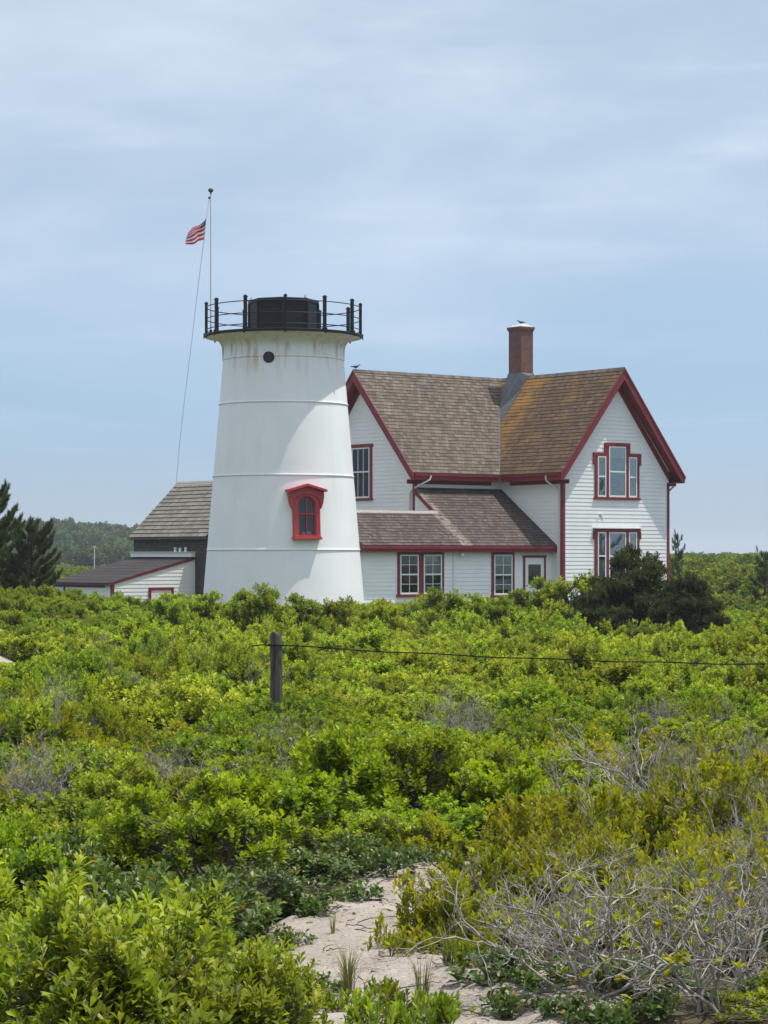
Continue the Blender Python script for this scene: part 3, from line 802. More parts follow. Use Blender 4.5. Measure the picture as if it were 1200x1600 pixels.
# lean-to: double window, single window, door
def plain_trim(px0, px1, py0, py1, name):
    u0, u1 = sorted((solve_u(px0, Pa), solve_u(px1, Pa)))
    root = empty(name, (0, 0, 0)); root.parent = house
    zt = min(solve_z(py0, Pa, u0), ZL - .262); zb = solve_z(py1, Pa, u0)
    return root, u0, u1, zb, zt
root, u0, u1, zb, zt = plain_trim(620.5, 693, 858, 929, 'double_window'); um = (u0 + u1) / 2
m = MB(); B = lambda a, b_, c_, d, n=.045: m.box(a, 0, b_, c_, n, d, Pa)
B(u0, zb, u0 + .12, zt - .10); B(u1 - .12, zb, u1, zt - .10); B(um - .13, zb, um + .13, zt - .10); B(u0, zt - .10, u1, zt, .05); B(u0 - .05, zb - .10, u1 + .05, zb - .001, .08)
m.build('trim', M['red'], root)
sash_window(Pa, u0 + .122, um - .132, zb + .001, zt - .102, .5, 2, 2, None, None, parent=root)
sash_window(Pa, um + .132, u1 - .122, zb + .001, zt - .102, .5, 2, 2, [(0, 1, 'curtain')], [(0, .4, 'curtain')], parent=root)
root, u0, u1, zb, zt = plain_trim(767.5, 803, 858, 930, 'single_window')
m = MB(); B = lambda a, b_, c_, d, n=.045: m.box(a, 0, b_, c_, n, d, Pa)
B(u0, zb, u0 + .12, zt - .10); B(u1 - .12, zb, u1, zt - .10); B(u0, zt - .10, u1, zt, .05); B(u0 - .05, zb - .10, u1 + .05, zb - .001, .08)
m.build('trim', M['red'], root)
sash_window(Pa, u0 + .122, u1 - .122, zb + .001, zt - .102, .5, 2, 2, [(0, .95, 'curtain')], [(.25, .8, 'curtain')], parent=root)
u0, u1 = sorted((solve_u(817, Pa), solve_u(852, Pa))); zt = solve_z(867.5, Pa, u0); zb = rz(-2.4)
door = empty('door', (0, 0, 0)); door.parent = house
m = MB(); B = lambda a, b_, c_, d, n=.045: m.box(a, 0, b_, c_, n, d, Pa)
B(u0, zb, u0 + .10, zt - .10); B(u1 - .10, zb, u1, zt - .10); B(u0 - .03, zt - .10, u1 + .03, zt, .05); m.build('trim', M['red'], door)
m = MB(); a, b_ = u0 + .103, u1 - .103; ga, gb, gz0, gz1 = a + .17, b_ - .17, zt - 1.22, zt - .38
B(a, zb, b_, gz0, .03); B(a, gz0, ga, gz1, .03); B(gb, gz0, b_, gz1, .03); B(a, gz1, b_, zt - .105, .03); m.build('door_leaf', M['white_trim'], door)
m = MB(); m.box(ga, .022, gz0, gb, .028, gz1, Pa); m.build('pane', M['glass'], door)
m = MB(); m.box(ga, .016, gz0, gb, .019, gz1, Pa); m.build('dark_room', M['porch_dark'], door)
m = MB(); m.lathe([(0, 0), (.03, .0), (.035, .03), (.0, .05)], 12); m.build('knob', M['dark_metal'], door, smooth=60, loc=Pa(a + .09, .04, gz0 - .06))
# ---- pipes and the lamp
def pipe(pts, r=.04, name='downspout'):
    m = MB(); m.tube(pts, r, 8); m.build(name, M['gutter'], house, smooth=60)
pipe([(-.56, .42, ZE - .12), (-.56, .42, ZE - .27), (-.50, .40, ZE - .36), (-.20, .30, ZE - .55), (-.07, .24, ZE - .68), (-.06, .22, ZE - .85), (-.06, .22, GB)])
pipe([(-4.35, 3.32, ZE - .12), (-4.4, 3.34, ZE - .28), (-4.75, 3.6, ZE - .5), (-4.87, 4.0, ZE - .72), (-4.84, 4.14, ZE - .85), (-4.84, 4.16, rz(1.3))])
pipe([(W + .55, .15, ZE - .28), (W + .50, .15, ZE - .40), (W + .22, .12, ZE - .58), (W + .07, .12, ZE - .72), (W + .06, .12, GB)])
ud = solve_u(708, Pa)
pipe([(ud, YA - .03, ZL - .27), (ud, YA - .03, GB)], .025)
ul = solve_u(718, Pa)
m = MB(); m.lathe([(0, -.09), (.06, -.07), (.085, 0), (.06, .06), (.03, .075), (.03, .12), (0, .12)], 14); m.build('wall_lamp', M['gutter'], house, smooth=60, loc=(ul, YA - .18, ZL - .36))
uS = solve_u(936, Pg); zS = solve_z(803, Pg, uS)                    # bracket between the windows
m = MB(); m.tube([Pg(uS, 0, zS), Pg(uS, .12, zS + .02), Pg(uS + .05, .16, zS - .12)], .02, 6); m.tube([Pg(uS - .1, .015, zS - .22), Pg(uS + .03, .02, zS + .04)], .018, 6); m.tube([Pg(uS + .2, .015, zS - .22), Pg(uS + .03, .02, zS + .04)], .018, 6)
m.build('wall_hook', M['gutter'], house)

# ---- chimney
cx, cy = 3.11, 6.15; hx, hy = .35, .42; zt = rz((868 - 511) * 102.6 / 3600)
ch = empty('chimney', (cx, cy, 0)); ch.parent = house
def uvbox(mb, x0, y0, z0, x1, y1, z1):
    for a, b_, L in (((x0, y0), (x1, y0), x1 - x0), ((x1, y0), (x1, y1), y1 - y0), ((x1, y1), (x0, y1), x1 - x0), ((x0, y1), (x0, y0), y1 - y0)):
        mb.quad((*a, z0), (*b_, z0), (*b_, z1), (*a, z1), uv=[(0, z0), (L, z0), (L, z1), (0, z1)])
    mb.quad((x0, y0, z1), (x1, y0, z1), (x1, y1, z1), (x0, y1, z1), uv=[(0, 0), (x1 - x0, 0), (x1 - x0, y1 - y0), (0, y1 - y0)])
    mb.quad((x0, y0, z0), (x0, y1, z0), (x1, y1, z0), (x1, y0, z0), uv=[(0, 0), (x1 - x0, 0), (x1 - x0, y1 - y0), (0, y1 - y0)])
m = MB(); uvbox(m, -hx, -hy, ZR - 1.0, hx, hy, zt - .18); m.build('stack', M['brick'], ch)
m = MB(); uvbox(m, -hx - .035, -hy - .035, zt - .18, hx + .035, hy + .035, zt - .10); uvbox(m, -hx - .06, -hy - .06, zt - .0995, hx + .06, hy + .06, zt)
m.build('corbel', M['brick'], ch)
m = MB(); m.v = [(s * (hx + .02), t * (hy + .02), zt + .002) for s, t in ((-1, -1), (1, -1), (1, 1), (-1, 1))] + [(s * .17, t * .2, zt + .13) for s, t in ((-1, -1), (1, -1), (1, 1), (-1, 1))] + [(s * .12, t * .14, zt + .02) for s, t in ((-1, -1), (1, -1), (1, 1), (-1, 1))]
m.f = [[k, (k + 1) % 4, 4 + (k + 1) % 4, 4 + k] for k in range(4)] + [[4 + k, 4 + (k + 1) % 4, 8 + (k + 1) % 4, 8 + k] for k in range(4)] + [[8, 9, 10, 11]]; m.mi = [0] * 9
m.build('mortar_cap', M['curtain'], ch)
# flared lead apron where the stack meets the ridge and valley
m = MB(); z1 = ZR + .16
top = [(-hx - .03, -hy - .03, z1), (hx + .03, -hy - .03, z1), (hx + .03, hy + .03, z1), (-hx - .03, hy + .03, z1)]
def roofz(x, y): return ZR - abs(x) * SR + .03
bot = [(-.50, -.52), (0, -.55), (.50, -.52), (.55, 0), (.50, .55), (-.45, .6)]
bt = [(x, y, roofz(x, y)) for x, y in bot]
m.v = top + bt + [(-1.25, .05, roofz(-1.25, 0) + .02)]
m.f = [[0, 1, 6, 5, 4][:5], [1, 2, 8, 7, 6], [2, 3, 9, 8], [3, 0, 10, 9], [0, 4, 10]]; m.mi = [0] * 5
m.build('lead_apron', M['lead'], ch)
m = MB()
c0 = np.array([-1.25, .05, roofz(-1.25, 0) + .03]); 
m.v = [tuple(c0), (-.5, -.62, roofz(-.5, 0) + .02), (-1.5, .0, roofz(-1.5, 0) + .02), (-2.0, -.55, roofz(-2.0, 0) + .02)]
m.f = [[0, 1, 3, 2]]; m.mi = [0]
m.build('valley_cricket', M['lead'], ch)

# ================================================================== BARN with its lean-to
BX, BY = -11.8, 100.0
barn = empty('barn', (BX, BY, 0), TH); tag(barn, 'grey shingled barn with a low dark-roofed white lean-to, left of the lighthouse', 'barn')
bz0 = rz(-2.9)
bx0, bx1, by0, by1 = 4.3, 9.3, -1.02, 5.15
zbe = rz(.83); zbr = rz(3.42); sb = (zbr - zbe) / (2.5 + .2)
def uvwall(mb, P, u0, u1, z0, z1): mb.quad(P(u0, z0), P(u1, z0), P(u1, z1), P(u0, z1), uv=[(u0, z0), (u1, z0), (u1, z1), (u0, z1)])
def shingle_wall(mb, P, u0, u1, z0, z1, step=.14, peak=None):
    z = z0
    while z < z1 - 1e-4:
        t = min(z + step, z1)
        a0, a1 = (u0, u1) if peak is None else peak(z); b0, b1 = (u0, u1) if peak is None else peak(t)
        mb.quad(P(a0, .012, z), P(a1, .012, z), P(b1, 0, t), P(b0, 0, t), uv=[(a0, z), (a1, z), (b1, t), (b0, t)])
        mb.quad(P(a0, 0, z), P(a1, 0, z), P(a1, .012, z), P(a0, .012, z), uv=[(a0, z), (a1, z), (a1, z), (a0, z)])
        z = t
m = MB(); shingle_wall(m, lambda u, n, z: (bx0 - n, u, z), by0, by1, bz0, zbe); m.build('barn_wall', M['wall_dark'], barn)
bc = (bx0 + bx1) / 2
pk = lambda z: (max(bx0, bc - (zbr - z) / sb), min(bx1, bc + (zbr - z) / sb))
for yy, s in ((by0, 1), (by1, -1)):
    m = MB(); shingle_wall(m, lambda u, n, z: (u, yy - n * s, z), bx0, bx1, bz0, zbr - .03, peak=pk); m.build('barn_gable', M['wall_dark'], barn)
m = MB(); shingle_wall(m, lambda u, n, z: (bx1 + n, u, z), by0, by1, bz0, zbe); m.build('barn_wall', M['wall_dark'], barn)
Lb = math.hypot(2.7, 2.7 * sb)
for x0, d in ((bx0 - .2, 1), (bx1 + .2, -1)):
    m = MB(); courses(m, plane((x0, 0, zbe), (0, 1, 0), (d, 0, sb)), Lb, lambda v: (by0 - .15, by1 + .15), step=.26, butt=.03); m.build('barn_roof', M['roof_grey'], barn)
m = MB(); m.prism([(bc - .16, zbr - .13), (bc, zbr + .04), (bc + .16, zbr - .13), (bc, zbr - .02)], lambda u, n, z: (u, n, z), by0 - .16, by1 + .16); m.build('ridge_cap', M['bark_pale'], barn)
m = MB(); m.box(bx0 - .20, by0 - .15, zbe - .10, bx0 - .17, by1 + .15, zbe - .022); m.build('eave_board', M['bark'], barn)
# lean-to
zle, zlt = rz(-1.20), rz(-.06); ly1 = 4.95
sl = (zlt - zle) / 4.5
C = plane((-.2, 0, zle), (0, 1, 0), (1, 0, sl)); Ll = math.hypot(4.47, 4.47 * sl)
m = MB(); courses(m, C, Ll, lambda v: (-.06, ly1 + .12), step=.5, butt=.008); m.build('lean_to_roof', M['roof_black'], barn)
m = MB(); wall(m, lambda u, n, z: (u, -n, z), None, bz0, zlt - .05, lambda z: (max(0, -.2 + (z - zle + .04) / sl) if z > zle else 0, 4.29)); m.build('lean_to_end', M['white'], barn, fix=False)
m = MB(); wall(m, lambda u, n, z: (-n, u, z), None, bz0, zle - .02, lambda z: (0, ly1)); m.build('lean_to_wall', M['white'], barn, fix=False)
m = MB(); m.prism([(-.2, zle - .012), (4.25, zlt - .03), (4.25, zlt - .13), (-.2, zle - .11)], lambda u, n, z: (u, -n, z), .014, .05); m.build('rake_board', M['red'], barn)
m = MB(); m.box(-.22, -.10, zle - .10, -.19, ly1, zle - .02); m.build('eave_board', M['wood'], barn)
m = MB(); m.box(-.02, .0, bz0, .10, .025, zle - .06, lambda u, n, z: (u, -n, z)); m.box(-.024, -.02, bz0, .0, .12, zle - .06, lambda u, n, z: (u, n, z)); m.build('corner_board', M['red'], barn)
m = MB(); m.box(-.05, 4.0, bz0, -.0, 4.10, zle - .05); m.box(-.05, .6, zle - .20, -.005, 4.95, zle - .11); m.build('wall_trim', M['red'], barn)
m = MB(); m.box(4.02, -.05, zlt - .01, 4.285, ly1 + .05, zlt + .20); m.box(3.95, -.08, zlt + .20, 4.285, ly1 + .06, zlt + .23); m.build('head_flashing', M['white_trim'], barn, bevel=.01)
for yy in (.5, .95, 1.35):
    m = MB(); m.lathe([(0, 0), (.06, 0), (.06, .16 if yy != .95 else .09), (.075, .17), (.05, .2), (0, .2)], 12); m.build('roof_vent', M['gutter'], barn, smooth=50, loc=(4.12, yy, zlt + .225 - (.03 if yy == .95 else 0)))
d0 = 1.85; d1 = 3.15; zd = rz(-1.40)
dr = empty('shed_door', (0, 0, 0)); dr.parent = barn
Pd = lambda u, n, z: (u, -n, z)
m = MB(); m.box(d0, 0, bz0, d0 + .12, .05, zd - .12, Pd); m.box(d1 - .12, 0, bz0, d1, .05, zd - .12, Pd); m.box(d0, 0, zd - .12, d1, .055, zd, Pd); m.build('trim', M['red'], dr)
m = MB()
for k in range(7):
    a = d0 + .122 + (d1 - d0 - .244) * k / 7; b_ = d0 + .122 + (d1 - d0 - .244) * (k + 1) / 7 - .008; m.box(a, 0, bz0, b_, .03, zd - .122, Pd)
m.build('door_leaf', M['white_trim'], dr)
m = MB(); m.box(4.1, .0, rz(-1.55), 4.9, .04, rz(-1.49), lambda u, n, z: (u, -1.02 - n + (0 if u > 4.3 else 0), z))
m.build('rail', M['gutter'], barn)

# ================================================================== FENCE
PD = 27.0
pst = empty('fence_post', on_ground(430.5, PD)); tag(pst, 'weathered grey wooden fence post standing in the shrubs', 'fence post')
zt = (868 - 989) * PD / 3600 + E - pst.location.z
m = MB(); k = 16; rng_ = random.Random(3)
jit = [(1 + .10 * rng_.uniform(-1, 1)) for _ in range(k)]
for i, z in enumerate((-.3, .0, .3, .7, 1.0, zt - .03, zt, zt + .004)):
    r = .078 * (1 - .015 * i) * (.9 if i == 6 else 1) * (.02 if i == 7 else 1)
    for q in range(k):
        a = 2 * math.pi * q / k; m.v.append((r * jit[q] * math.cos(a) + .01 * math.sin(z * 2), r * jit[q] * math.sin(a), z + (.018 * math.sin(q * 1.3) if i in (5, 6) else 0)))
for i in range(7):
    for q in range(k): m.f.append([i * k + q, i * k + (q + 1) % k, (i + 1) * k + (q + 1) % k, (i + 1) * k + q]); m.mi.append(0)
m.build('post_body', M['wood'], pst, smooth=40)
zw = (868 - 1008) * PD / 3600 + E
m = MB(); lp = [(.088 * math.cos(a), .088 * math.sin(a), zw - pst.location.z + .004 * math.sin(3 * a)) for a in [i * math.pi / 8 for i in range(17)]]
m.tube(lp, .009, 6); m.build('wire_loop', M['wire'], pst, smooth=60)
x0 = pst.location.x
# second post, out of frame to the right, carries the far end of the cable
far = (wx(1560, 30), 30.0); 
pst2 = empty('fence_post', (*far, float(gz(*far)))); tag(pst2, 'fence post beyond the right edge of the picture', 'fence post')
m = MB(); m.tube([(0, 0, -.3), (0, 0, .6), (0, 0, 1.45)], .08, 14); m.build('post_body', M['wood'], pst2, smooth=40)
m = MB(); pts = []
n = 40
za, zb = zw, (868 - 1036) * 30 / 3600 + E
for i in range(n + 1):
    t = i / n; x = x0 + .09 + (far[0] - x0 - .18) * t; y = PD - .06 + (30 - PD) * t
    pts.append((x, y, za + (zb - za) * t - .42 * t * (1 - t) * .9 + .006 * math.sin(40 * t)))
m.tube(pts, .008, 6); fw = m.build('fence_cable', M['wire'], None, smooth=60); tag(fw, 'dark sagging cable strung rightwards from the fence post', 'cable')
m = MB(); m.tube([(x0 - .08, PD - .05, zw), (x0 - .17, PD - .03, zw + .004), (x0 - .28, PD + .04, zw - .012)], .007, 6)
fw2 = m.build('fence_cable', M['wire'], None, smooth=60); tag(fw2, 'short loose cable end left of the fence post', 'cable')
# thin pale pole far left
D_ = 118
pp = empty('marker_pole', (wx(147.5, D_), D_, float(gz(wx(147.5, D_), D_)))); tag(pp, 'thin pale pole among shrubs beyond the barn lean-to', 'pole')
h = (868 - 853) * D_ / 3600 + E - pp.location.z
m = MB(); m.tube([(0, 0, -.2), (0, 0, h * .5), (0, 0, h)], .032, 8, r1=.025); m.build('pole', M['pole'], pp, smooth=50)
m = MB(); m.box(-.045, -.045, h - .12, .045, .045, h - .005); m.build('cap', M['pole'], pp, bevel=.01)

# ================================================================== BIRDS
def bird(name, loc, rot, s, label):
    b_ = empty(name, loc, rot); tag(b_, label, 'bird')
    m = MB(); k = 12; rings = [(-.20, .004, .02), (-.12, .022, .01), (-.05, .05, .0), (.03, .062, .0), (.10, .05, .02), (.14, .034, .06), (.17, .034, .085), (.20, .024, .088), (.215, .010, .083), (.26, .003, .075)]
    for x, r, dz in rings:
        for q in range(k): a = 2 * math.pi * q / k; m.v.append((x * s, r * s * math.cos(a), (dz + r * .95 * math.sin(a) + .10) * s))
    for i in range(len(rings) - 1):
        for q in range(k): m.f.append([i * k + q, i * k + (q + 1) % k, (i + 1) * k + (q + 1) % k, (i + 1) * k + q]); m.mi.append(0)
    body = m.build('body', M['dark_metal'], b_, smooth=70)
    for sg in (-1, 1):
        m = MB(); m.prism([(.09, .13), (-.02, .15), (-.16, .115), (-.24, .095), (-.10, .08), (.04, .09)], lambda u, n, z: (u * s, sg * (.055 + n) * s, z * s), 0, .012); m.build('wing', M['dark_metal'], b_)
        m = MB(); m.tube([(.01 * s, sg * .025 * s, .06 * s), (.0, sg * .025 * s, -.01)], .006 * s, 5); m.build('leg', M['wood'], b_)
def hw(x, y, z): return (HX + AX[0] * x + AY[0] * y, HY + AX[1] * x + AY[1] * y, z)
bird('bird', hw(XL - .35, YR, ZR + .04), rad(20), 1.0, 'small dark bird perched on the roof ridge beside the lighthouse')
bird('bird', hw(cx + .02, cy, rz((868 - 511) * 102.6 / 3600) + .135), rad(200), .9, 'small dark bird perched on top of the brick chimney')

# ================================================================== PLANTS
LEAF_HI = (np.array([(0, 0, 0), (-.22, .28, .06), (0, .30, 0), (.22, .28, .06), (-.5, .66, .10), (0, .66, 0), (.5, .66, .10), (0, 1, -.06)], float),
           np.array([(0, 2, 1), (0, 3, 2), (1, 2, 5), (1, 5, 4), (2, 3, 6), (2, 6, 5), (4, 5, 7), (5, 6, 7)]))
LEAF_LO = (np.array([(0, 0, 0), (-.5, .55, .14), (.5, .55, .14), (0, 1, 0)], float), np.array([(0, 2, 3), (0, 3, 1)]))
LEAF_NEEDLE = (np.array([(-.5, 0, 0), (.5, 0, 0), (0, 1, 0)], float), np.array([(0, 1, 2)]))
def unit(v): return v / np.maximum(np.linalg.norm(v, axis=-1, keepdims=True), 1e-9)

class Plant:
    """stems (material 0) and leaves (material 1) gathered as arrays"""
    def __init__(s): s.V = []; s.Fq = []; s.T = []; s.mi = []; s.n = 0
    def tube(s, P, r0, r1, k=4):
        P = np.asarray(P, float); m = len(P)
        t = unit(np.gradient(P, axis=0)); ref = np.array([.21, .37, .9])
        a = np.cross(t, ref); bad = np.linalg.norm(a, axis=1) < .05; a[bad] = np.cross(t[bad], [1, 0, 0]); a = unit(a); b = np.cross(t, a)
        ang = 2 * np.pi * np.arange(k) / k
        r = np.linspace(r0, r1, m)[:, None, None]
        R = P[:, None, :] + r * (np.cos(ang)[None, :, None] * a[:, None, :] + np.sin(ang)[None, :, None] * b[:, None, :])
        i = (np.arange(m - 1)[:, None] * k + np.arange(k)[None, :]); j = (np.arange(m - 1)[:, None] * k + (np.arange(k)[None, :] + 1) % k)
        q = np.stack([i, j, j + k, i + k], -1).reshape(-1, 4) + s.n
        s.V.append(R.reshape(-1, 3)); s.Fq.append(q); s.T.append(np.zeros(m * k)); s.mi.append(np.zeros(len(q), int)); s.n += m * k
    def leaves(s, pos, d, up, L, Wd, tone, tmpl, mi=1):
        tv, tf = tmpl; n = len(pos); k = len(tv)
        d = unit(d); side = unit(np.cross(d, up)); nn = np.cross(side, d)
        V = pos[:, None, :] + tv[None, :, 0:1] * (side * np.asarray(Wd).reshape(-1, 1))[:, None, :] + tv[None, :, 1:2] * (d * np.asarray(L).reshape(-1, 1))[:, None, :] + tv[None, :, 2:3] * (nn * np.asarray(L).reshape(-1, 1))[:, None, :]
        f = (tf[None] + (np.arange(n) * k)[:, None, None]).reshape(-1, 3) + s.n
        s.V.append(V.reshape(-1, 3)); s.Fq.append(f); s.T.append(np.repeat(tone, k)); s.mi.append(np.full(len(f), mi)); s.n += n * k
    def mesh(s, name, mats):
        V = np.concatenate(s.V); me = bpy.data.meshes.new(name)
        loops = np.concatenate([f.reshape(-1) for f in s.Fq]); tot = np.concatenate([np.full(len(f), f.shape[1]) for f in s.Fq])
        me.vertices.add(len(V)); me.vertices.foreach_set('co', V.astype(np.float32).reshape(-1))
        me.loops.add(len(loops)); me.loops.foreach_set('vertex_index', loops.astype(np.int32))
        me.polygons.add(len(tot)); st = np.concatenate([[0], np.cumsum(tot)[:-1]])
        me.polygons.foreach_set('loop_start', st.astype(np.int32))
        try: me.polygons.foreach_set('loop_total', tot.astype(np.int32))
        except Exception: pass
        for m in mats: me.materials.append(m)
        me.polygons.foreach_set('material_index', np.concatenate(s.mi).astype(np.int32))
        at = me.attributes.new('tone', 'FLOAT', 'POINT'); at.data.foreach_set('value', np.concatenate(s.T).astype(np.float32))
        me.update(calc_edges=True); me.validate()
        return me
def bez(a, b, c, n):
    t = np.linspace(0, 1, n)[:, None]; return (1 - t) ** 2 * a + 2 * t * (1 - t) * b + t * t * c

def leafy(seed, R, H, tips, n, L, Wd, tmpl, lump=.42, nl=14, sig=.34, up=.7, a0=.25, a1=1.15, off=.10, zlow=.12, stems=10, rs=.009, twist=.35, inner=.55, tone0=.0, tone_h=.35, flat=1.0, bare=0, clump=1.0, p=None, centre=(0, 0, 0)):
    """a lumpy bush: main stems, twigs to every tip, a spray of leaves on each tip"""
    g = np.random.default_rng(seed); p = p or Plant(); c0 = np.array(centre, float)
    ld = unit(g.normal(size=(nl, 3)) * [1, 1, .8]); ld[:, 2] = np.abs(ld[:, 2]) * .9; ld = unit(ld)
    amp = g.uniform(.6, 1.0, nl)
    t0 = tips * 4
    cz = g.uniform(0, 1, t0) ** .9; ph = g.uniform(0, 2 * np.pi, t0); st = np.sqrt(1 - cz ** 2)
    d = np.stack([st * np.cos(ph), st * np.sin(ph), cz], -1)
    bumpv = (amp[None] * np.exp(-(np.arccos(np.clip(d @ ld.T, -1, 1)) / sig) ** 2)).max(1)
    key = -np.log(g.uniform(1e-6, 1, t0)) / np.maximum(bumpv, .02) ** clump; keep = np.argsort(key)[:tips]
    d = d[keep]; bumpv = bumpv[keep]
    rho = (1 - lump) + lump * bumpv
    rho = rho * (1 - inner * g.uniform(0, 1, tips) ** 2.4)
    P = np.stack([d[:, 0] * R * rho, d[:, 1] * R * rho, H * (zlow + (1 - zlow) * (d[:, 2] ** flat) * rho)], -1)
    P[:, 2] *= np.where(rho < .3, .8, 1)
    P += g.normal(size=P.shape) * [.04 * R, .04 * R, .03 * H]
    P[:, 2] = np.maximum(P[:, 2], .04)
    P += c0
    out = unit((P - c0) * [1 / R, 1 / R, 1 / H])
    D = unit(out * (1 - up) + np.array([0, 0, up]) + g.normal(size=P.shape) * twist * .6)
    # stems
    mk = g.permutation(tips)[:stems]; ends = c0 + (P[mk] - c0) * np.array([.55, .55, .62])
    mains = []
    for e in ends:
        b = c0 + np.array([*(g.normal(size=2) * .10 * R), -.08]); mid = (b + e) / 2 + np.array([*(g.normal(size=2) * .10 * R), .06 * H * g.uniform(-1, 1)])
        c = bez(b, mid, e, 6); c[1:-1] += g.normal(size=(4, 3)) * .02 * R; mains.append(c); p.tube(c, rs, rs * .6, 5)
    nodes = np.concatenate([c[2:] for c in mains])
    dist = ((P[:, None, :] - nodes[None]) ** 2).sum(-1); nb = nodes[dist.argmin(1)]
    for k in range(tips):
        e = P[k]; b = nb[k]; mid = (b + e) / 2 - D[k] * .25 * np.linalg.norm(e - b) * .6 + g.normal(size=3) * .03 * R
        p.tube(bez(b, mid, e, 4), rs * .42, rs * .2, 3)
    for k in range(bare):
        e = c0 + (P[g.integers(tips)] - c0) * g.uniform(.85, 1.12); b = nodes[((nodes - e) ** 2).sum(-1).argmin()]
        p.tube(bez(b, (b + e) / 2 + g.normal(size=3) * .05 * R, e, 5), rs * .5, rs * .2, 3)
    # leaves
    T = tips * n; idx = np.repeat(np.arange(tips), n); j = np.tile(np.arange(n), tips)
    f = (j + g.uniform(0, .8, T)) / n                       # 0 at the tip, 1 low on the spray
    az = j * 2.39996 + np.repeat(g.uniform(0, 6.28, tips), n) + g.normal(size=T) * .25
    Dk = D[idx]; ref = np.where(np.abs(Dk[:, 2:3]) > .9, [[1., 0, 0]], [[0, 0, 1.]]); e1 = unit(np.cross(Dk, ref)); e2 = np.cross(Dk, e1)
    rad_ = np.cos(az)[:, None] * e1 + np.sin(az)[:, None] * e2
    ang = a0 + (a1 - a0) * f + g.normal(size=T) * .15
    dl = Dk * np.cos(ang)[:, None] + rad_ * np.sin(ang)[:, None]
    pos = P[idx] - Dk * (f * off)[:, None]
    ln = L * g.uniform(.72, 1.12, T) * (1 - .35 * (1 - f) ** 3)
    upv = unit(Dk * .9 + np.array([0, 0, .5]) + g.normal(size=(T, 3)) * .25)
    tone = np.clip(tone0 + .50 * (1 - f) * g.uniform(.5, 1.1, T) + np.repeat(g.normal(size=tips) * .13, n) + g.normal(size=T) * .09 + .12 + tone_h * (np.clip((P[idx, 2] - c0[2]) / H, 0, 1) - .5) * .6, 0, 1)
    odd = g.uniform(size=T) < .012; tone[odd] = 1
    p.leaves(pos, dl, upv, ln, ln * Wd, tone, tmpl)
    return p

def twiggy(seed, R, H, mains=9, lv=3, r=.008, kids=5, wig=.16, rise=.25, p=None, centre=(0, 0, 0), lean=(0, 0), segs=7):
    """a bare bush: branching, kinked, tapering grey wood"""
    g = np.random.default_rng(seed); p = p or Plant(); tips = []
    def br(b, d, L, r, l):
        n = segs if l < lv else 5; P = [b]; dd = d
        for i in range(n):
            dd = unit(dd + g.normal(size=3) * wig + np.array([0, 0, rise * .12])); P.append(P[-1] + dd * L / n)
            if P[-1][2] < .03: P[-1][2] = .03; dd = unit(dd + np.array([0, 0, .4]))
        P = np.array(P); p.tube(P, r, r * .5 if l < lv else r * .35, 5 if l == 0 else 4 if l == 1 else 3)
        if l >= lv: tips.append((P[-1], dd)); return
        for k in range(kids if l else kids + 1):
            i = int(g.integers(max(1, n // 3), n + 1)); t = unit(P[min(i, n)] - P[i - 1]); q = unit(np.cross(t, g.normal(size=3)))
            an = g.uniform(.45, 1.0)
            br(P[i], unit(t * math.cos(an) + q * math.sin(an) + np.array([0, 0, rise * .5])), L * g.uniform(.38, .62), r * .55, l + 1)
    for k in range(mains):
        a = 2 * math.pi * (k + g.uniform(0, .8)) / mains; el = g.uniform(.30, 1.25)
        d = unit(np.array([math.cos(a) * math.cos(el) * R + lean[0], math.sin(a) * math.cos(el) * R + lean[1], math.sin(el) * H]))
        L = .78 * math.hypot(R * math.cos(el), H * math.sin(el)) * g.uniform(.8, 1.2)
        br(np.array(centre) + np.array([*(g.normal(size=2) * .05), -.05]), d, L, r * g.uniform(.8, 1.2), 0)
    return p, tips

def tufts(p, g, pos, D, n, L, Wd, spread, length, tone0=.35):
    m = len(pos); T = m * n; idx = np.repeat(np.arange(m), n)
    Dk = D[idx]; ref = np.where(np.abs(Dk[:, 2:3]) > .9, [[1., 0, 0]], [[0, 0, 1.]]); e1 = unit(np.cross(Dk, ref)); e2 = np.cross(Dk, e1)
    az = g.uniform(0, 6.283, T); r_ = np.cos(az)[:, None] * e1 + np.sin(az)[:, None] * e2
    f = g.uniform(0, 1, T); an = spread * (.35 + .65 * f) + g.normal(size=T) * .12
    dl = Dk * np.cos(an)[:, None] + r_ * np.sin(an)[:, None]
    P = pos[idx] - Dk * (f * length)[:, None]
    ln = L * g.uniform(.7, 1.15, T)
    tone = np.clip(tone0 + np.repeat(g.normal(size=m) * .18, n) + g.normal(size=T) * .10 + .25 * (1 - f) - .1, 0, 1)
    p.leaves(P, dl, unit(g.normal(size=(T, 3))), ln, Wd, tone, LEAF_NEEDLE)

PX = bpy.data.collections  # prototypes for scattered ground cover live outside the scene
def link(me, name, loc, rot=0.0, sc=(1, 1, 1), label=None, cat='shrub', group=None):
    o = bpy.data.objects.new(name, me); COL.objects.link(o); o.location = loc; o.rotation_euler = (0, 0, rot); o.scale = sc
    return tag(o, label, cat, group)

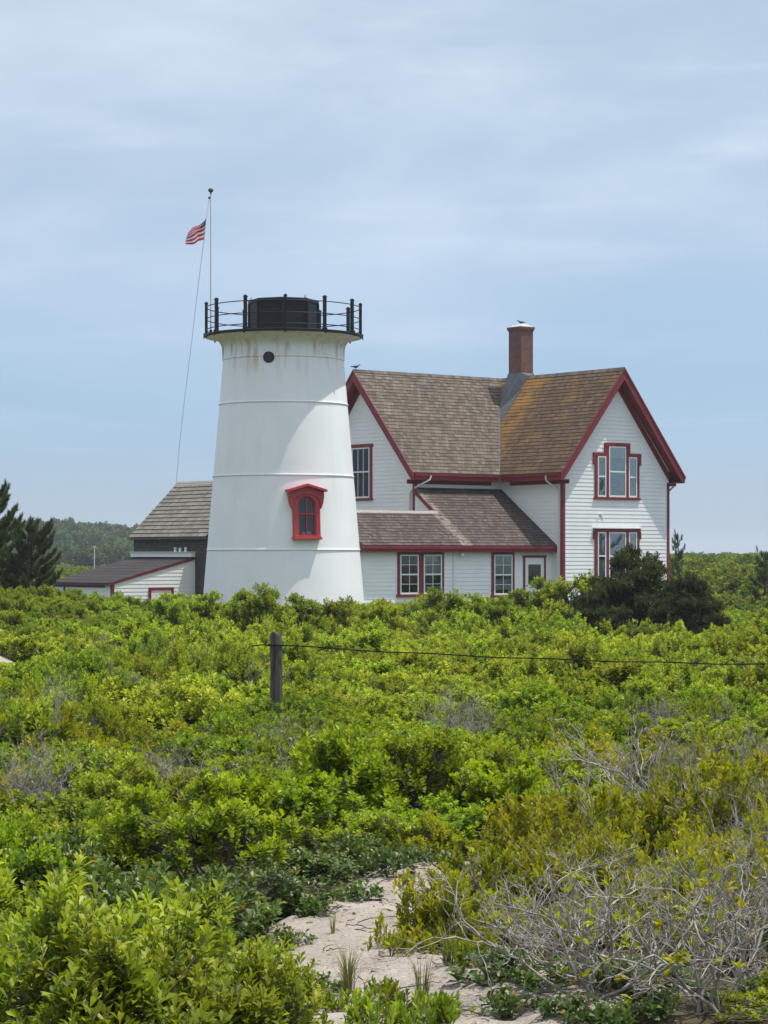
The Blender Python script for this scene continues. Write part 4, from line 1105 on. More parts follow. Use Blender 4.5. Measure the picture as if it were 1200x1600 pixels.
# ---- species (near leaves are fully modelled, far ones simplified)
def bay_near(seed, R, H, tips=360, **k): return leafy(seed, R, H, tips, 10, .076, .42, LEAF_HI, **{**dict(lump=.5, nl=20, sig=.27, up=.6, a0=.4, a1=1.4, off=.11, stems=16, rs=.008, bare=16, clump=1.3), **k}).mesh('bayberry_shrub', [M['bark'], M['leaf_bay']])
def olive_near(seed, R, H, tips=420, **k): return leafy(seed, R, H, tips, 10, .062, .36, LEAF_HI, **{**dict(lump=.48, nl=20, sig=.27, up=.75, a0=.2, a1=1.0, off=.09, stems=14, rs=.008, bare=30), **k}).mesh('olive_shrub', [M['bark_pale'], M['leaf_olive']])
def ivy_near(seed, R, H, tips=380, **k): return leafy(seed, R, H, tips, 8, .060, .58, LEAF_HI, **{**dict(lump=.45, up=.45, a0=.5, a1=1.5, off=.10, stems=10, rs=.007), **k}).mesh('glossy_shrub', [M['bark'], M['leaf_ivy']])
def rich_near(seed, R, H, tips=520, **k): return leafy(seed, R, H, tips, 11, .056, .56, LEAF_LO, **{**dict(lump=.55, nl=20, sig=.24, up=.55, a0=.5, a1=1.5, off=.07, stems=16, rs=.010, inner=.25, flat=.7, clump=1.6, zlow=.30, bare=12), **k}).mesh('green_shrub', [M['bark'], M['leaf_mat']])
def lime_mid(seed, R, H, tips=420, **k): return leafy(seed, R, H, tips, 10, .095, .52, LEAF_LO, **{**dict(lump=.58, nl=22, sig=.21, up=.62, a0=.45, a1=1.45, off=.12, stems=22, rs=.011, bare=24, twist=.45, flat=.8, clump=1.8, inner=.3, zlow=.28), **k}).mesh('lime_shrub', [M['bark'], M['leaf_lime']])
def bare_mesh(seed, R, H, mat_='bark_pale', leaves=0, lm='leaf_sage', **k):
    p, tips = twiggy(seed, R, H, **k)
    if leaves:
        g = np.random.default_rng(seed + 9); tp = np.array([t[0] for t in tips]); td = np.array([t[1] for t in tips]); pick = g.permutation(len(tp))[:leaves]
        idx = np.repeat(pick, 5); T = len(idx); dl = unit(td[idx] + np.array([0, 0, .4]) + g.normal(size=(T, 3)) * .6); ln = .05 * g.uniform(.7, 1.2, T)
        p.leaves(tp[idx], dl, unit(np.array([0, 0, 1.]) + g.normal(size=(T, 3)) * .3), ln, ln * .4, np.clip(g.normal(size=T) * .2 + .5, 0, 1), LEAF_LO)
    return p.mesh('bare_shrub', [M[mat_], M[lm]])

rng = np.random.default_rng(11)
OCC = []                                 # (x, y, radius) of the shrubs placed one by one
def shrub(me, name, px, D, label, rot=0.0, s=1.0, sz=None, group=None, r=.5, dz=0.0, cat='shrub'):
    x = wx(px, D); OCC.append((x, D, r))
    return link(me, name, (x, D, float(gz(x, D)) + dz), rot, (s, s, sz or s), label, cat, group)

# ---- foreground, left of the sand
b1 = bay_near(1, .62, .78); b2 = bay_near(2, .55, .70); b3 = bay_near(3, .70, .74, 520)
shrub(b1, 'bayberry_shrub', 60, 8.7, 'bright green bayberry bush filling the bottom left corner', .3, 1.0, 1.05, r=.5)
shrub(b2, 'bayberry_shrub', 215, 8.6, 'bright green bayberry bush along the bottom edge, second from the left corner', 1.4, 1.0, .98, r=.5)
shrub(b3, 'bayberry_shrub', 130, 9.9, 'tall bright bayberry bush behind the bottom left corner bush', 2.2, 1.0, 1.0, r=.6)
shrub(b1, 'bayberry_shrub', 308, 9.2, 'bayberry bush with dark crooked stems leaning over the sand path from the left', 3.6, .92, .92, r=.5)
shrub(b2, 'bayberry_shrub', 385, 8.8, 'low bayberry bush with bare lower stems at the bottom, left of the sand path', 5.0, .72, .80, r=.4)
shrub(b3, 'bayberry_shrub', 265, 10.4, 'broad bayberry bush between the glossy dark shrubs and the bottom edge', 4.1, .92, .92, r=.6)
shrub(b2, 'bayberry_shrub', 10, 11.0, 'bayberry bush at the left edge above the corner bush', .8, 1.15, 1.05, r=.6)
iv1 = ivy_near(21, .62, .62); iv2 = ivy_near(22, .55, .5)
shrub(iv1, 'glossy_shrub', 140, 12.2, 'dark glossy-leaved shrub above the bottom left bayberries', .4, 1.15, 1.15, r=.6)
shrub(iv2, 'glossy_shrub', 265, 12.0, 'dark glossy-leaved shrub right of the largest glossy one', 1.9, 1.1, 1.2, r=.55)
shrub(iv2, 'glossy_shrub', 45, 12.9, 'dark glossy-leaved shrub by the left edge', 3.0, 1.1, 1.3, r=.55)
shrub(iv1, 'glossy_shrub', 400, 12.7, 'low dark glossy shrub at the left margin of the sand path', 2.6, .85, .65, r=.5)
shrub(iv2, 'glossy_shrub', 500, 14.2, 'low leafy shrub creeping onto the far left side of the sand', 4.4, .9, .62, r=.5)
shrub(iv2, 'glossy_shrub', 580, 15.2, 'low leafy shrub where the sand path narrows', 5.4, .8, .55, r=.45)
rc1 = rich_near(31, .75, .80); rc2 = rich_near(32, .70, .72); rc3 = rich_near(33, .80, .70, 600)
shrub(rc1, 'green_shrub', 330, 13.6, 'rounded fresh green shrub below the withered tan bush', .5, 1.0, 1.0, r=.7)
shrub(rc2, 'green_shrub', 430, 15.0, 'rounded green shrub above the left margin of the sand path', 1.2, 1.05, 1.0, r=.7)
shrub(rc3, 'green_shrub', 560, 17.6, 'dense rich green shrub behind the far end of the sand path, left one', 2.4, 1.1, 1.35, r=.8)
shrub(rc1, 'green_shrub', 690, 17.8, 'dense rich green shrub behind the far end of the sand path, middle one', 3.3, 1.1, 1.25, r=.8)
shrub(rc2, 'green_shrub', 800, 17.4, 'dense rich green shrub behind the far end of the sand path, right one', 4.6, 1.1, 1.2, r=.8)
tan_ = leafy(41, .55, .62, 260, 8, .045, .45, LEAF_LO, lump=.45, up=.6, stems=10, rs=.008, bare=30).mesh('withered_shrub', [M['bark_pale'], M['leaf_tan']])
shrub(tan_, 'withered_shrub', 365, 17.2, 'withered tan-leaved bush amid green shrubs left of centre', .7, 1.05, 1.15, r=.6)
sage = leafy(42, .5, .6, 240, 8, .035, .35, LEAF_LO, lump=.4, up=.6, stems=10, rs=.006, bare=40).mesh('sage_shrub', [M['bark_pale'], M['leaf_sage']])
shrub(sage, 'sage_shrub', 535, 25.0, 'grey-green bush just right of the fence post', .2, 1.05, 1.15, r=.6)
shrub(sage, 'sage_shrub', 125, 38.5, 'grey-green bush near the sandy rise on the left', 1.1, 1.25, 1.4, r=.7)

# ---- foreground, right of the sand
ol1 = olive_near(51, .62, .72); ol2 = olive_near(52, .55, .62); ol3 = olive_near(53, .72, .80, 500)
shrub(ol2, 'olive_shrub', 705, 11.7, 'compact olive-green bayberry jutting over the right side of the sand path', .9, .80, .80, r=.5)
shrub(ol1, 'olive_shrub', 800, 12.4, 'olive-green bayberry above the compact one on the right of the sand', 2.0, .95, .92, r=.6)
shrub(ol3, 'olive_shrub', 925, 12.6, 'wide olive-green bayberry above the bare grey branches', 3.1, .95, .95, r=.6)
shrub(ol1, 'olive_shrub', 1070, 12.4, 'olive bayberry with rusty tips between the bare branches and the right edge', 4.3, 1.05, 1.05, r=.6)
shrub(ol3, 'olive_shrub', 1180, 12.9, 'tall olive-green bayberry at the right edge', 5.2, 1.1, 1.2, r=.6)
shrub(ol2, 'olive_shrub', 850, 14.2, 'olive-green bayberry below the bleached dead bush', .3, 1.2, 1.15, r=.6)
shrub(ol1, 'olive_shrub', 990, 14.6, 'olive-yellow bayberry in front of the bleached dead bush', 1.7, 1.1, 1.1, r=.6)
shrub(ol3, 'olive_shrub', 1130, 15.0, 'large olive-yellow bayberry right of the bleached dead bush', 2.7, 1.05, 1.15, r=.7)
seed_ = leafy(54, .14, .24, 22, 8, .055, .36, LEAF_HI, lump=.3, up=.9, a0=.1, a1=.7, off=.07, stems=5, rs=.005).mesh('seedling', [M['bark'], M['leaf_olive']])
shrub(seed_, 'seedling', 615, 11.35, 'small olive seedling standing alone on the sand', .4, .95, 1.0, r=.15, dz=.04, cat='seedling')
sd2 = leafy(55, .20, .20, 30, 9, .07, .34, LEAF_HI, lump=.3, up=.9, a0=.15, a1=.9, off=.09, stems=6, rs=.005).mesh('sprout', [M['bark'], M['leaf_bay']])
shrub(sd2, 'sprout', 620, 9.9, 'fresh green leafy sprout at the bottom of the sand path', 1.4, .75, .8, r=.15, dz=.03, cat='sprout')
shrub(sd2, 'sprout', 535, 10.0, 'pale green sprout on the sand left of the bottom sprout', 2.8, .5, .7, r=.15, dz=.03, cat='sprout')
shrub(sd2, 'sprout', 700, 9.7, 'low green sprout at the bottom right of the sand', 4.0, .8, .7, r=.15, dz=.03, cat='sprout')
iv3 = leafy(23, .22, .20, 36, 6, .06, .7, LEAF_HI, lump=.3, up=.5, a0=.5, a1=1.4, off=.08, stems=6, rs=.004).mesh('creeper', [M['bark'], M['leaf_ivy']])
shrub(iv3, 'creeper', 480, 12.6, 'small dark creeper sprig lying on the sand, left side', .5, .85, .85, r=.15, dz=.03, cat='creeper')
shrub(iv3, 'creeper', 610, 13.9, 'small dark creeper in the middle of the far sand', 1.5, .95, 1.1, r=.2, dz=.03, cat='creeper')
shrub(iv3, 'creeper', 770, 10.4, 'dark creeper under the bare grey branches beside the sand', 3.5, 1.2, 1.0, r=.2, dz=.03, cat='creeper')
for i, (px, D, s, lb) in enumerate([(455, 11.9, .7, 'tiny dark creeper sprig at the left rim of the sand'), (560, 13.2, .8, 'dark creeper sprig on the sand below the low leafy shrub'), (690, 14.6, .9, 'dark creeper sprig on the sand by the path narrows'), (500, 10.9, .6, 'tiny creeper sprig on the sand near the leaning bayberry')]):
    shrub(iv3, 'creeper', px, D, lb, i * 1.7, s, s, r=.1, dz=.02, cat='creeper')
for i, (px, D, s, lb) in enumerate([(585, 10.5, .55, 'tiny green sprout on bare sand between grass tufts'), (455, 10.2, .8, 'green sprout at the lower left rim of the sand'), (735, 10.9, .7, 'green sprout at the right rim of the sand under dead branches'), (650, 9.45, .9, 'green leafy sprout cut by the bottom edge right of centre'), (575, 9.35, .9, 'green leafy sprout cut by the bottom edge left of centre')]):
    shrub(sd2, 'sprout', px, D, lb, i * 1.9, s, s * 1.1, r=.1, dz=.02, cat='sprout')
for i, (px, D, s, lb) in enumerate([(800, 9.7, .8, 'dark creeper in the sand at the bottom, under the front dead branches'), (860, 10.1, .85, 'dark creeper on the sand behind the front dead branches'), (890, 9.5, .7, 'dark creeper at the bottom edge right of the sand'), (955, 9.35, .75, 'dark creeper among dead branches at the bottom edge'), (1020, 9.5, .7, 'dark creeper in the bottom right under the bleached branches'), (975, 9.9, .85, 'dark creeper behind the front bleached branches, farther right')]):
    shrub(iv3, 'creeper', px, D, lb, i * 2.3, s, s, r=.1, dz=.02, cat='creeper')
# bleached, leafless branches
d1 = bare_mesh(61, .85, .62, mains=10, lv=3, r=.0095, kids=4, rise=.22, wig=.2, lean=(-.12, 0), leaves=55, lm='leaf_olive'); d2 = bare_mesh(62, .75, .60, mains=9, lv=3, r=.009, kids=4, rise=.22, wig=.2, lean=(.05, 0), leaves=45, lm='leaf_olive'); d3 = bare_mesh(63, .62, .80, mains=8, lv=3, r=.011, kids=3, rise=.35, wig=.2)
shrub(d1, 'dead_shrub', 945, 9.8, 'sprawling bleached leafless bush at the bottom right, nearest the sand', .3, 1.0, .78, r=.25)
shrub(d2, 'dead_shrub', 1110, 9.6, 'sprawling bleached leafless bush in the bottom right corner', 1.5, 1.0, .9, r=.25)
shrub(d3, 'dead_shrub', 1020, 11.0, 'grey leafless bush behind the bottom right dead ones', 3.5, .8, .75, r=.3)
shrub(d3, 'dead_shrub', 850, 10.6, 'thin grey leafless bush low beside the compact olive bayberry', 2.6, .7, .6, r=.3)
shrub(d3, 'dead_shrub', 1030, 17.4, 'large bleached dead bush standing above the olive bayberries', .8, 1.15, 1.1, r=.6)
shrub(d3, 'dead_shrub', 955, 16.6, 'bleached dead bush, the smaller one left of the largest', 2.1, .9, 1.0, r=.4)
shrub(d3, 'dead_shrub', 1190, 19.0, 'bleached dead bush at the right edge below the cable', 4.2, 1.1, 1.2, r=.5)
shrub(d3, 'dead_shrub', 1165, 13.4, 'upright bleached dead bush rising among olive bayberries near the right edge', 3.3, .95, 1.1, r=.2)
shrub(d1, 'dead_shrub', 1170, 10.6, 'tangle of bleached branches at the right edge above the corner', 5.1, .8, .9, r=.3)
d4 = bare_mesh(64, .6, .62, leaves=60, mains=14, lv=3, r=.006, kids=5, rise=.3)
for i, (px, D, s, lb) in enumerate([(720, 25.5, 1.1, 'grey twiggy bush in the green scrub right of centre'), (440, 22.6, .9, 'grey twiggy bush below the fence post'), (60, 24.5, 1.15, 'grey twiggy bush near the left edge, level with the fence post foot'), (50, 17.5, .9, 'small grey twiggy bush at the left edge above the glossy shrubs')]):
    shrub(d4, 'dead_shrub', px, D, lb, i * 1.3, s, s * 1.15, r=.5)

# ---- middle distance: bushes one can tell apart against the buildings
def tall_lime(seed):
    p = Plant(); g = np.random.default_rng(seed)
    for k in range(46):
        cz = g.uniform(.0, 1) ** 1.1; ph = k * 2.39996; rr = math.sqrt(max(0, 1 - .8 * cz * cz)) * g.uniform(.15, 1) ** .6
        leafy(seed * 50 + k, g.uniform(.20, .34), g.uniform(.22, .34), 22, 9, .095, .5, LEAF_LO, lump=.35, nl=8, sig=.4, up=.55, a0=.4, a1=1.4, off=.12, stems=3, rs=.008, inner=.4, zlow=-.2, p=p, centre=(.95 * rr * math.cos(ph), .95 * rr * math.sin(ph), 1.45 * cz * g.uniform(.8, 1.0)))
        e = np.array([.95 * rr * math.cos(ph), .95 * rr * math.sin(ph), 1.45 * cz * .8]); p.tube(bez(np.array([e[0] * .1, e[1] * .1, -.1]), e * .5 + np.array([0, 0, .1]), e, 6), .018, .008, 5)
    return p.mesh('lime_shrub', [M['bark'], M['leaf_lime']])
lm1 = tall_lime(71); lm2 = tall_lime(72); lm3 = tall_lime(73)
def mesh_h(me):
    v = np.empty(len(me.vertices) * 3, np.float32); me.vertices.foreach_get('co', v); return float(np.percentile(v[2::3], 99.7))
def top_at(px, D, py): return ((868 - py) / F * D + E) - float(gz(wx(px, D), D))
for i, (px, D, py, lb) in enumerate([(405, 56, 915, 'lime-green bush reaching highest in front of the lighthouse base, left of centre'), (465, 57, 930, 'lime-green bush in front of the middle of the lighthouse base'), (530, 58, 936, 'lime-green bush in front of the right side of the lighthouse base'), (262, 58, 931, 'lime-green bush in front of the barn lean-to door'), (330, 60, 926, 'lime-green bush between the barn lean-to and the lighthouse'),
        (690, 62, 922, 'pale lime bush below the double window'), (735, 62, 930, 'lime bush between the double and the single window'), (845, 64, 905, 'green bush in front of the white house door'), (900, 62, 903, 'green bush below the right gable, beside the dark juniper'), (600, 58, 940, 'lime bush below the wall right of the lighthouse'), (785, 60, 934, 'lime bush below the single window')]):
    me_ = (lm1, lm2, lm3)[i % 3]; h = top_at(px, D, py); s = max(.8, .62 * h) * (.95 + .1 * (i % 3))
    shrub(me_, 'lime_shrub', px, D, lb, i * 1.1, s, h / mesh_h(me_), r=.7)

# ---- juniper, pines
def conifer(seed, H, R, nb, tmat, prof, tw=.5, n=26, L=.12, Wd=.012, spread=.8, tl=.25, step=.22, name='pine_tree', droop=.15, trunk=.09, base=.05, up=.35, bushy=0):
    g = np.random.default_rng(seed); p = Plant()
    tp = np.array([[.02 * H * math.sin(3 * t), .02 * H * math.cos(4 * t), t * H] for t in np.linspace(-.05, 1, 12)]); p.tube(tp, trunk, trunk * .15, 8)
    pos = []; D = []
    for k in range(nb):
        t = base + (1 - base) * (k + g.uniform(0, 1)) / nb; a = k * 2.39996 + g.normal() * .4
        Lb = R * prof(t) * g.uniform(.7, 1.15); 
        o = np.array([0, 0, t * H]); d = np.array([math.cos(a), math.sin(a), 0])
        e = o + d * Lb + np.array([0, 0, Lb * (up + .5 * t)]); mid = o + d * Lb * .55 + np.array([0, 0, -Lb * droop * (1 - t)])
        c = bez(o, mid, e, 8); p.tube(c, trunk * .35 * (1 - .7 * t), .006, 4)
        ln = np.linalg.norm(np.diff(c, axis=0), axis=1).sum(); m_ = max(2, int(ln / step))
        for q in range(m_):
            f = (q + g.uniform(.2, 1)) / m_
            if f < .22: continue
            i = min(int(f * 7), 6); b = c[i] + (c[i + 1] - c[i]) * (f * 7 - i); tg = unit(c[i + 1] - c[i])
            for s_ in (-1, 1) if f < .95 else (0,):
                sd = np.cross(tg, [0, 0, 1.]); sl2 = tw * Lb * .45 * (1.05 - f) * g.uniform(.6, 1.2) + .10
                dd = unit(tg * .7 + sd * s_ * .8 + np.array([0, 0, .35 + .3 * g.uniform()]) + g.normal(size=3) * .15)
                ee = b + dd * sl2; p.tube(bez(b, (b + ee) / 2, ee, 3), .008, .004, 3)
                kk = max(1, int(sl2 / (step * .9)))
                for z in range(kk):
                    pos.append(b + (ee - b) * (z + 1) / kk); D.append(unit(dd + np.array([0, 0, .5]) + g.normal(size=3) * .25))
    pos.append(tp[-1]); D.append(np.array([0, 0, 1.]))
    tufts(p, g, np.array(pos), np.array(D), n, L, Wd, spread, tl)
    return p.mesh(name, [M['bark_dark'], M[tmat]])
def mesh_h(me):
    v = np.empty(len(me.vertices) * 3, np.float32); me.vertices.foreach_get('co', v); return float(np.percentile(v[2::3], 99.7))
def put_tree(me, name, px, D, label, cat, rot=0.0, s=1.0, sz=None, r=1.0):
    x = wx(px, D); OCC.append((x, D, r)); return link(me, name, (x, D, float(gz(x, D)) - .05), rot, (s, s, sz or s), label, cat)
hp = lambda D, px, py: .06 + (868 - py) / F * D + E - float(gz(wx(px, D), D))
pine = conifer(81, 4.6, 2.0, 46, 'needle_pine', lambda t: 1.05 - .75 * t, n=52, L=.17, Wd=.021, step=.115)
put_tree(pine, 'pine_tree', -10, 80, 'dark green pine cut off by the left edge of the picture', 'pine tree', .4, 1.0, hp(80, -4, 757) / mesh_h(pine), 1.5)
pine2 = conifer(82, 3.2, 1.5, 36, 'needle_pine', lambda t: 1.05 - .6 * t, n=52, L=.17, Wd=.021, step=.115)
put_tree(pine2, 'pine_tree', 46, 78, 'smaller dark pine right of the tallest left-edge pine', 'pine tree', 1.2, .95, hp(78, 46, 806) / mesh_h(pine2), 1.2)
pine3 = conifer(83, 3.0, 1.0, 26, 'needle_pine', lambda t: 1.0 - .7 * t, n=40, L=.18, Wd=.02, step=.17)
put_tree(pine3, 'pine_tree', 1058, 118, 'small pine showing behind the right corner of the house', 'pine tree', .7, .8, hp(118, 1058, 832) / mesh_h(pine3), 1.0)
put_tree(pine3, 'pine_tree', 1196, 90, 'small dark pine at the right edge on the low ridge', 'pine tree', 2.1, .85, hp(90, 1196, 858) / mesh_h(pine3), 1.0)
pine4 = conifer(84, 5.6, 1.5, 34, 'needle_pine', lambda t: 1.0 - .75 * t, n=40, L=.18, Wd=.02, step=.17)
put_tree(pine4, 'pine_tree', 1236, 96, 'taller pine mostly beyond the right edge, one bough in view', 'pine tree', 1.3, 1.0, hp(96, 1222, 740) / mesh_h(pine4), 1.0)
jp = Plant(); gj = np.random.default_rng(850)
for k in range(95):
    cz = gj.uniform(0, 1) ** 1.15; ph = k * 2.39996; rr = math.sqrt(1 - cz * cz) * gj.uniform(.25, 1.0) ** .6
    cen = (1.65 * rr * math.cos(ph) - .12 * cz, 1.65 * rr * math.sin(ph), 1.55 * cz * gj.uniform(.7, 1.0))
    leafy(860 + k, gj.uniform(.46, .78) * (1.1 - .45 * cz), gj.uniform(.16, .30), 60, 14, .105, .26, LEAF_LO, lump=.45, nl=10, sig=.34, up=.06, a0=.2, a1=1.15, off=.16, stems=3, rs=.012, inner=.4, twist=.8, zlow=-.3, p=jp, centre=cen)
for q in range(5): jp.tube(bez(np.array([0, 0, -.1]), np.array([.3 * math.cos(q), .3 * math.sin(q), .5]), np.array([.8 * math.cos(q * 1.3), .8 * math.sin(q * 1.3), 1.1]), 6), .05, .015, 6)
jun = jp.mesh('juniper_shrub', [M['bark_dark'], M['needle_juniper']])
D_ = 62; put_tree(jun, 'juniper_shrub', 990, D_, 'large dark green juniper in front of the right gable', 'juniper', .5, 1.0, hp(D_, 1000, 862) / mesh_h(jun), 1.6)
put_tree(jun, 'juniper_shrub', 1075, 60, 'low dark juniper spreading right of the largest juniper', 'juniper', 2.4, .72, hp(60, 1075, 905) / mesh_h(jun), 1.2)
put_tree(jun, 'juniper_shrub', 928, 59, 'low dark juniper spreading left of the largest juniper', 'juniper', 4.0, .62, hp(59, 935, 925) / mesh_h(jun), 1.0)

# ---- the thickets: nobody could count these bushes, so each kind is one scattered object
def scatter(name, label, protos, pts):
    c = bpy.data.collections.new(name + ' kinds')
    for i, me in enumerate(protos):
        c.objects.link(bpy.data.objects.new('%s kind %s' % (name, 'abcdefgh'[i]), me))
    pts = np.array(pts); me = bpy.data.meshes.new(name)
    me.vertices.add(len(pts)); me.vertices.foreach_set('co', pts[:, :3].astype(np.float32).reshape(-1))
    r = me.attributes.new('turn', 'FLOAT_VECTOR', 'POINT'); rv = np.zeros((len(pts), 3), np.float32); rv[:, 2] = pts[:, 3]; r.data.foreach_set('vector', rv.reshape(-1))
    s = me.attributes.new('size', 'FLOAT_VECTOR', 'POINT'); sv_ = np.stack([pts[:, 4], pts[:, 4], pts[:, 5]], -1).astype(np.float32); s.data.foreach_set('vector', sv_.reshape(-1))
    k = me.attributes.new('pick', 'INT', 'POINT'); k.data.foreach_set('value', (np.arange(len(pts)) * 7 % len(protos)).astype(np.int32))
    o = bpy.data.objects.new(name, me); COL.objects.link(o)
    ng = bpy.data.node_groups.new(name, 'GeometryNodeTree')
    ng.interface.new_socket('Geometry', in_out='INPUT', socket_type='NodeSocketGeometry'); ng.interface.new_socket('Geometry', in_out='OUTPUT', socket_type='NodeSocketGeometry')
    gi = ng.nodes.new('NodeGroupInput'); go = ng.nodes.new('NodeGroupOutput')
    ci = ng.nodes.new('GeometryNodeCollectionInfo'); ci.inputs['Collection'].default_value = c; ci.inputs['Separate Children'].default_value = True; ci.inputs['Reset Children'].default_value = True
    ip = ng.nodes.new('GeometryNodeInstanceOnPoints'); ip.inputs['Pick Instance'].default_value = True
    def na(n_, t):
        q = ng.nodes.new('GeometryNodeInputNamedAttribute'); q.data_type = t; q.inputs['Name'].default_value = n_; return q.outputs['Attribute']
    ng.links.new(gi.outputs[0], ip.inputs['Points']); ng.links.new(ci.outputs[0], ip.inputs['Instance'])
    ng.links.new(na('pick', 'INT'), ip.inputs['Instance Index'])
    ng.links.new(na('turn', 'FLOAT_VECTOR'), ip.inputs['Rotation'])
    ng.links.new(na('size', 'FLOAT_VECTOR'), ip.inputs['Scale'])
    ng.links.new(ip.outputs[0], go.inputs[0])
    md = o.modifiers.new('scatter', 'NODES'); md.node_group = ng
    return tag(o, label, 'thicket', None, 'stuff')

def blocked(x, y, r=.3):
    # the sand, the single bushes and the buildings keep their room
    if y < 9.3 and 730 < 600 + F * x / y < 1000: return True
    if 6 < y < 16.3:
        a, b = sand_range(y)
        if a - .15 < x < b + .2: return True
    if (x + 8.5) ** 2 / 1.25 ** 2 + (y - 45) ** 2 / 2.8 ** 2 < 1: return True
    if math.hypot(x - TX, y - TY) < 4.2: return True
    for ox, oy, cx0, cx1, cy0, cy1 in ((HX, HY, -11, 7.4, -.6, 12.2), (BX, BY, -.6, 10, -1.7, 6)):
        dx, dy = x - ox, y - oy; u = dx * AX[0] + dy * AX[1]; v = dx * AY[0] + dy * AY[1]
        if cx0 < u < cx1 and cy0 < v < cy1: return True
    for ox, oy, rr in OCC:
        if (x - ox) ** 2 + (y - oy) ** 2 < (rr * .75 + r * .35) ** 2: return True
    return False
mid_lime = [lime_mid(90 + i, .75, .95, 230) for i in range(6)]
mid_rich = [rich_near(100 + i, .8, .78, 380) for i in range(6)]
mid_olive = [leafy(110 + i, .7, .75, 300, 10, .066, .42, LEAF_LO, lump=.52, nl=20, sig=.25, clump=1.5, zlow=.25, inner=.3, up=.68, a0=.3, a1=1.2, off=.09, stems=12, rs=.009, bare=24).mesh('olive_shrub', [M['bark_pale'], M['leaf_olive']]) for i in range(3)]
mid_bay = [leafy(120 + i, .7, .8, 300, 10, .075, .46, LEAF_LO, lump=.52, nl=20, sig=.25, clump=1.5, zlow=.25, inner=.3, up=.6, a0=.4, a1=1.4, off=.10, stems=12, rs=.009, bare=16).mesh('bayberry_shrub', [M['bark'], M['leaf_bay']]) for i in range(4)]
odd = [leafy(170 + i, .55, .6, 240, 8, .045, .45, LEAF_LO, lump=.5, nl=18, sig=.26, up=.6, stems=10, rs=.008, bare=30).mesh('mixed_shrub', [M['bark_pale'], M[('leaf_tan', 'leaf_sage', 'leaf_ivy')[i]]]) for i in range(3)]
mid_grey = [bare_mesh(130 + i, .6, .65, leaves=70, mains=12, lv=3, r=.006, kids=4, rise=.3) for i in range(3)]
low_ivy = [ivy_near(140 + i, .6, .5, 220) for i in range(2)]
mid_dark = [leafy(145 + i, 1.0, .95, 300, 8, .11, .55, LEAF_LO, lump=.5, nl=16, sig=.28, clump=1.2, up=.5, a0=.4, a1=1.4, off=.12, stems=10, rs=.012, bare=10).mesh('ridge_shrub', [M['bark'], M['leaf_ridge']]) for i in range(4)]
pts = {k: [] for k in ('lime', 'rich', 'olive', 'bay', 'grey', 'ivy', 'dark', 'odd')}
def patch(x, y, s, o): return math.sin(x * s + 1.7 * math.sin(y * s * .6 + o)) * math.cos(y * s * .55 + 1.3 * math.sin(x * s * .5 + 2 * o))
for outside, rg in ((0, rng), (1, np.random.default_rng(29))):      # the second pass carries the scrub on past the edges of the view
    y = 8.2
    while y < 235:
        st = .55 if y < 16 else .72 if y < 45 else .84 if y < 70 else 1.0 if y < 100 else 1.5
        dy = st * (1.0 if y < 30 else 1.15)
        inner = y * .178 + 1.2; half = inner + 7 * outside
        for x in np.arange(-half, half, st):
            if outside and abs(x) < inner: continue
            X = x + rg.uniform(-.45, .45) * st; Y = y + rg.uniform(-.45, .45) * dy
            px = 600 + F * X / Y
            if blocked(X, Y): continue
            if 16 < Y < 70 and patch(X, Y, 1.25, 4.1) > .62: continue
            if 100 < Y and (px < (-400 if outside else 40) or 250 < px < 1000): continue
            P1 = patch(X, Y, .55, .3) + rg.normal() * .25; P2 = patch(X, Y, .9, 1.9) + rg.normal() * .25
            z = float(gz(X, Y)) - .03; sc = st / .72 * rg.uniform(.75, 1.15); h = rg.uniform(.66, 1.12) * (1 + .28 * patch(X, Y, .8, 2.7))
            if Y < 16.5:
                if px > 620: sp = 'olive'; h *= .85
                else: sp = 'ivy' if P1 > .25 else 'bay' if P2 > -.3 else 'rich'; h *= .85
                if Y < 11.5 and 380 < px < 800: h *= .6
                if Y < 10.4 and px >= 800: h *= .55; sc *= .8; sp = 'olive' if P2 > -.3 else 'ivy'
            elif Y < 28:
                sp = ('olive' if P1 > -.2 else 'rich') if px > 880 else ('rich' if P1 > -.55 or px > 560 else 'bay')
                if P2 > .72: sp = 'grey'
                if sp == 'rich' and px < 420 and P2 < -.35: sp = 'olive'
                h *= .98
            elif Y < 42: sp = 'lime' if P1 > .0 else 'rich' if P2 > -.35 else 'grey' if P2 < -.75 else 'bay'
            elif Y < 100:
                sp = 'lime' if P1 > -.55 else 'bay'
                if P2 > .85: sp = 'grey'
                if px < 230 and Y > 58 or px > 1090 and Y > 66: sp = 'rich' if P1 > -.2 else 'bay'
            else: sp = 'dark' if P1 > -.7 else 'bay'
            if px > 1060 and 76 < Y < 101: sp = 'dark' if P1 > -.4 else 'bay'
            if 24 < Y < 26.9 and abs(px - 430) < 60: h *= 1.12; sp = 'rich'
            if 38 < Y < 45 and px < 70: h *= .45
            if 16 < Y < 60 and rg.uniform() < .07: sp = 'odd'
            if sp == 'grey': h *= .95
            if 78 < Y < 100 and px > 225: h *= .85
            pts[sp].append((X, Y, z, rg.uniform(0, 6.28), sc, h * (1 + .25 * (sc - 1))))
        y += dy
scatter('lime_thicket', 'thicket of lime-green leafy shrubs in front of the lighthouse and house', mid_lime, pts['lime'])
scatter('green_thicket', 'thicket of low rounded rich green shrubs across the middle ground', mid_rich, pts['rich'])
scatter('olive_thicket', 'thicket of olive-yellow bayberry on the right-hand side', mid_olive, pts['olive'])
scatter('bayberry_thicket', 'thicket of mid-green bayberry mixed through the scrub', mid_bay, pts['bay'])
scatter('twig_thicket', 'scattered grey twiggy growth showing between the green shrubs', mid_grey, pts['grey'])
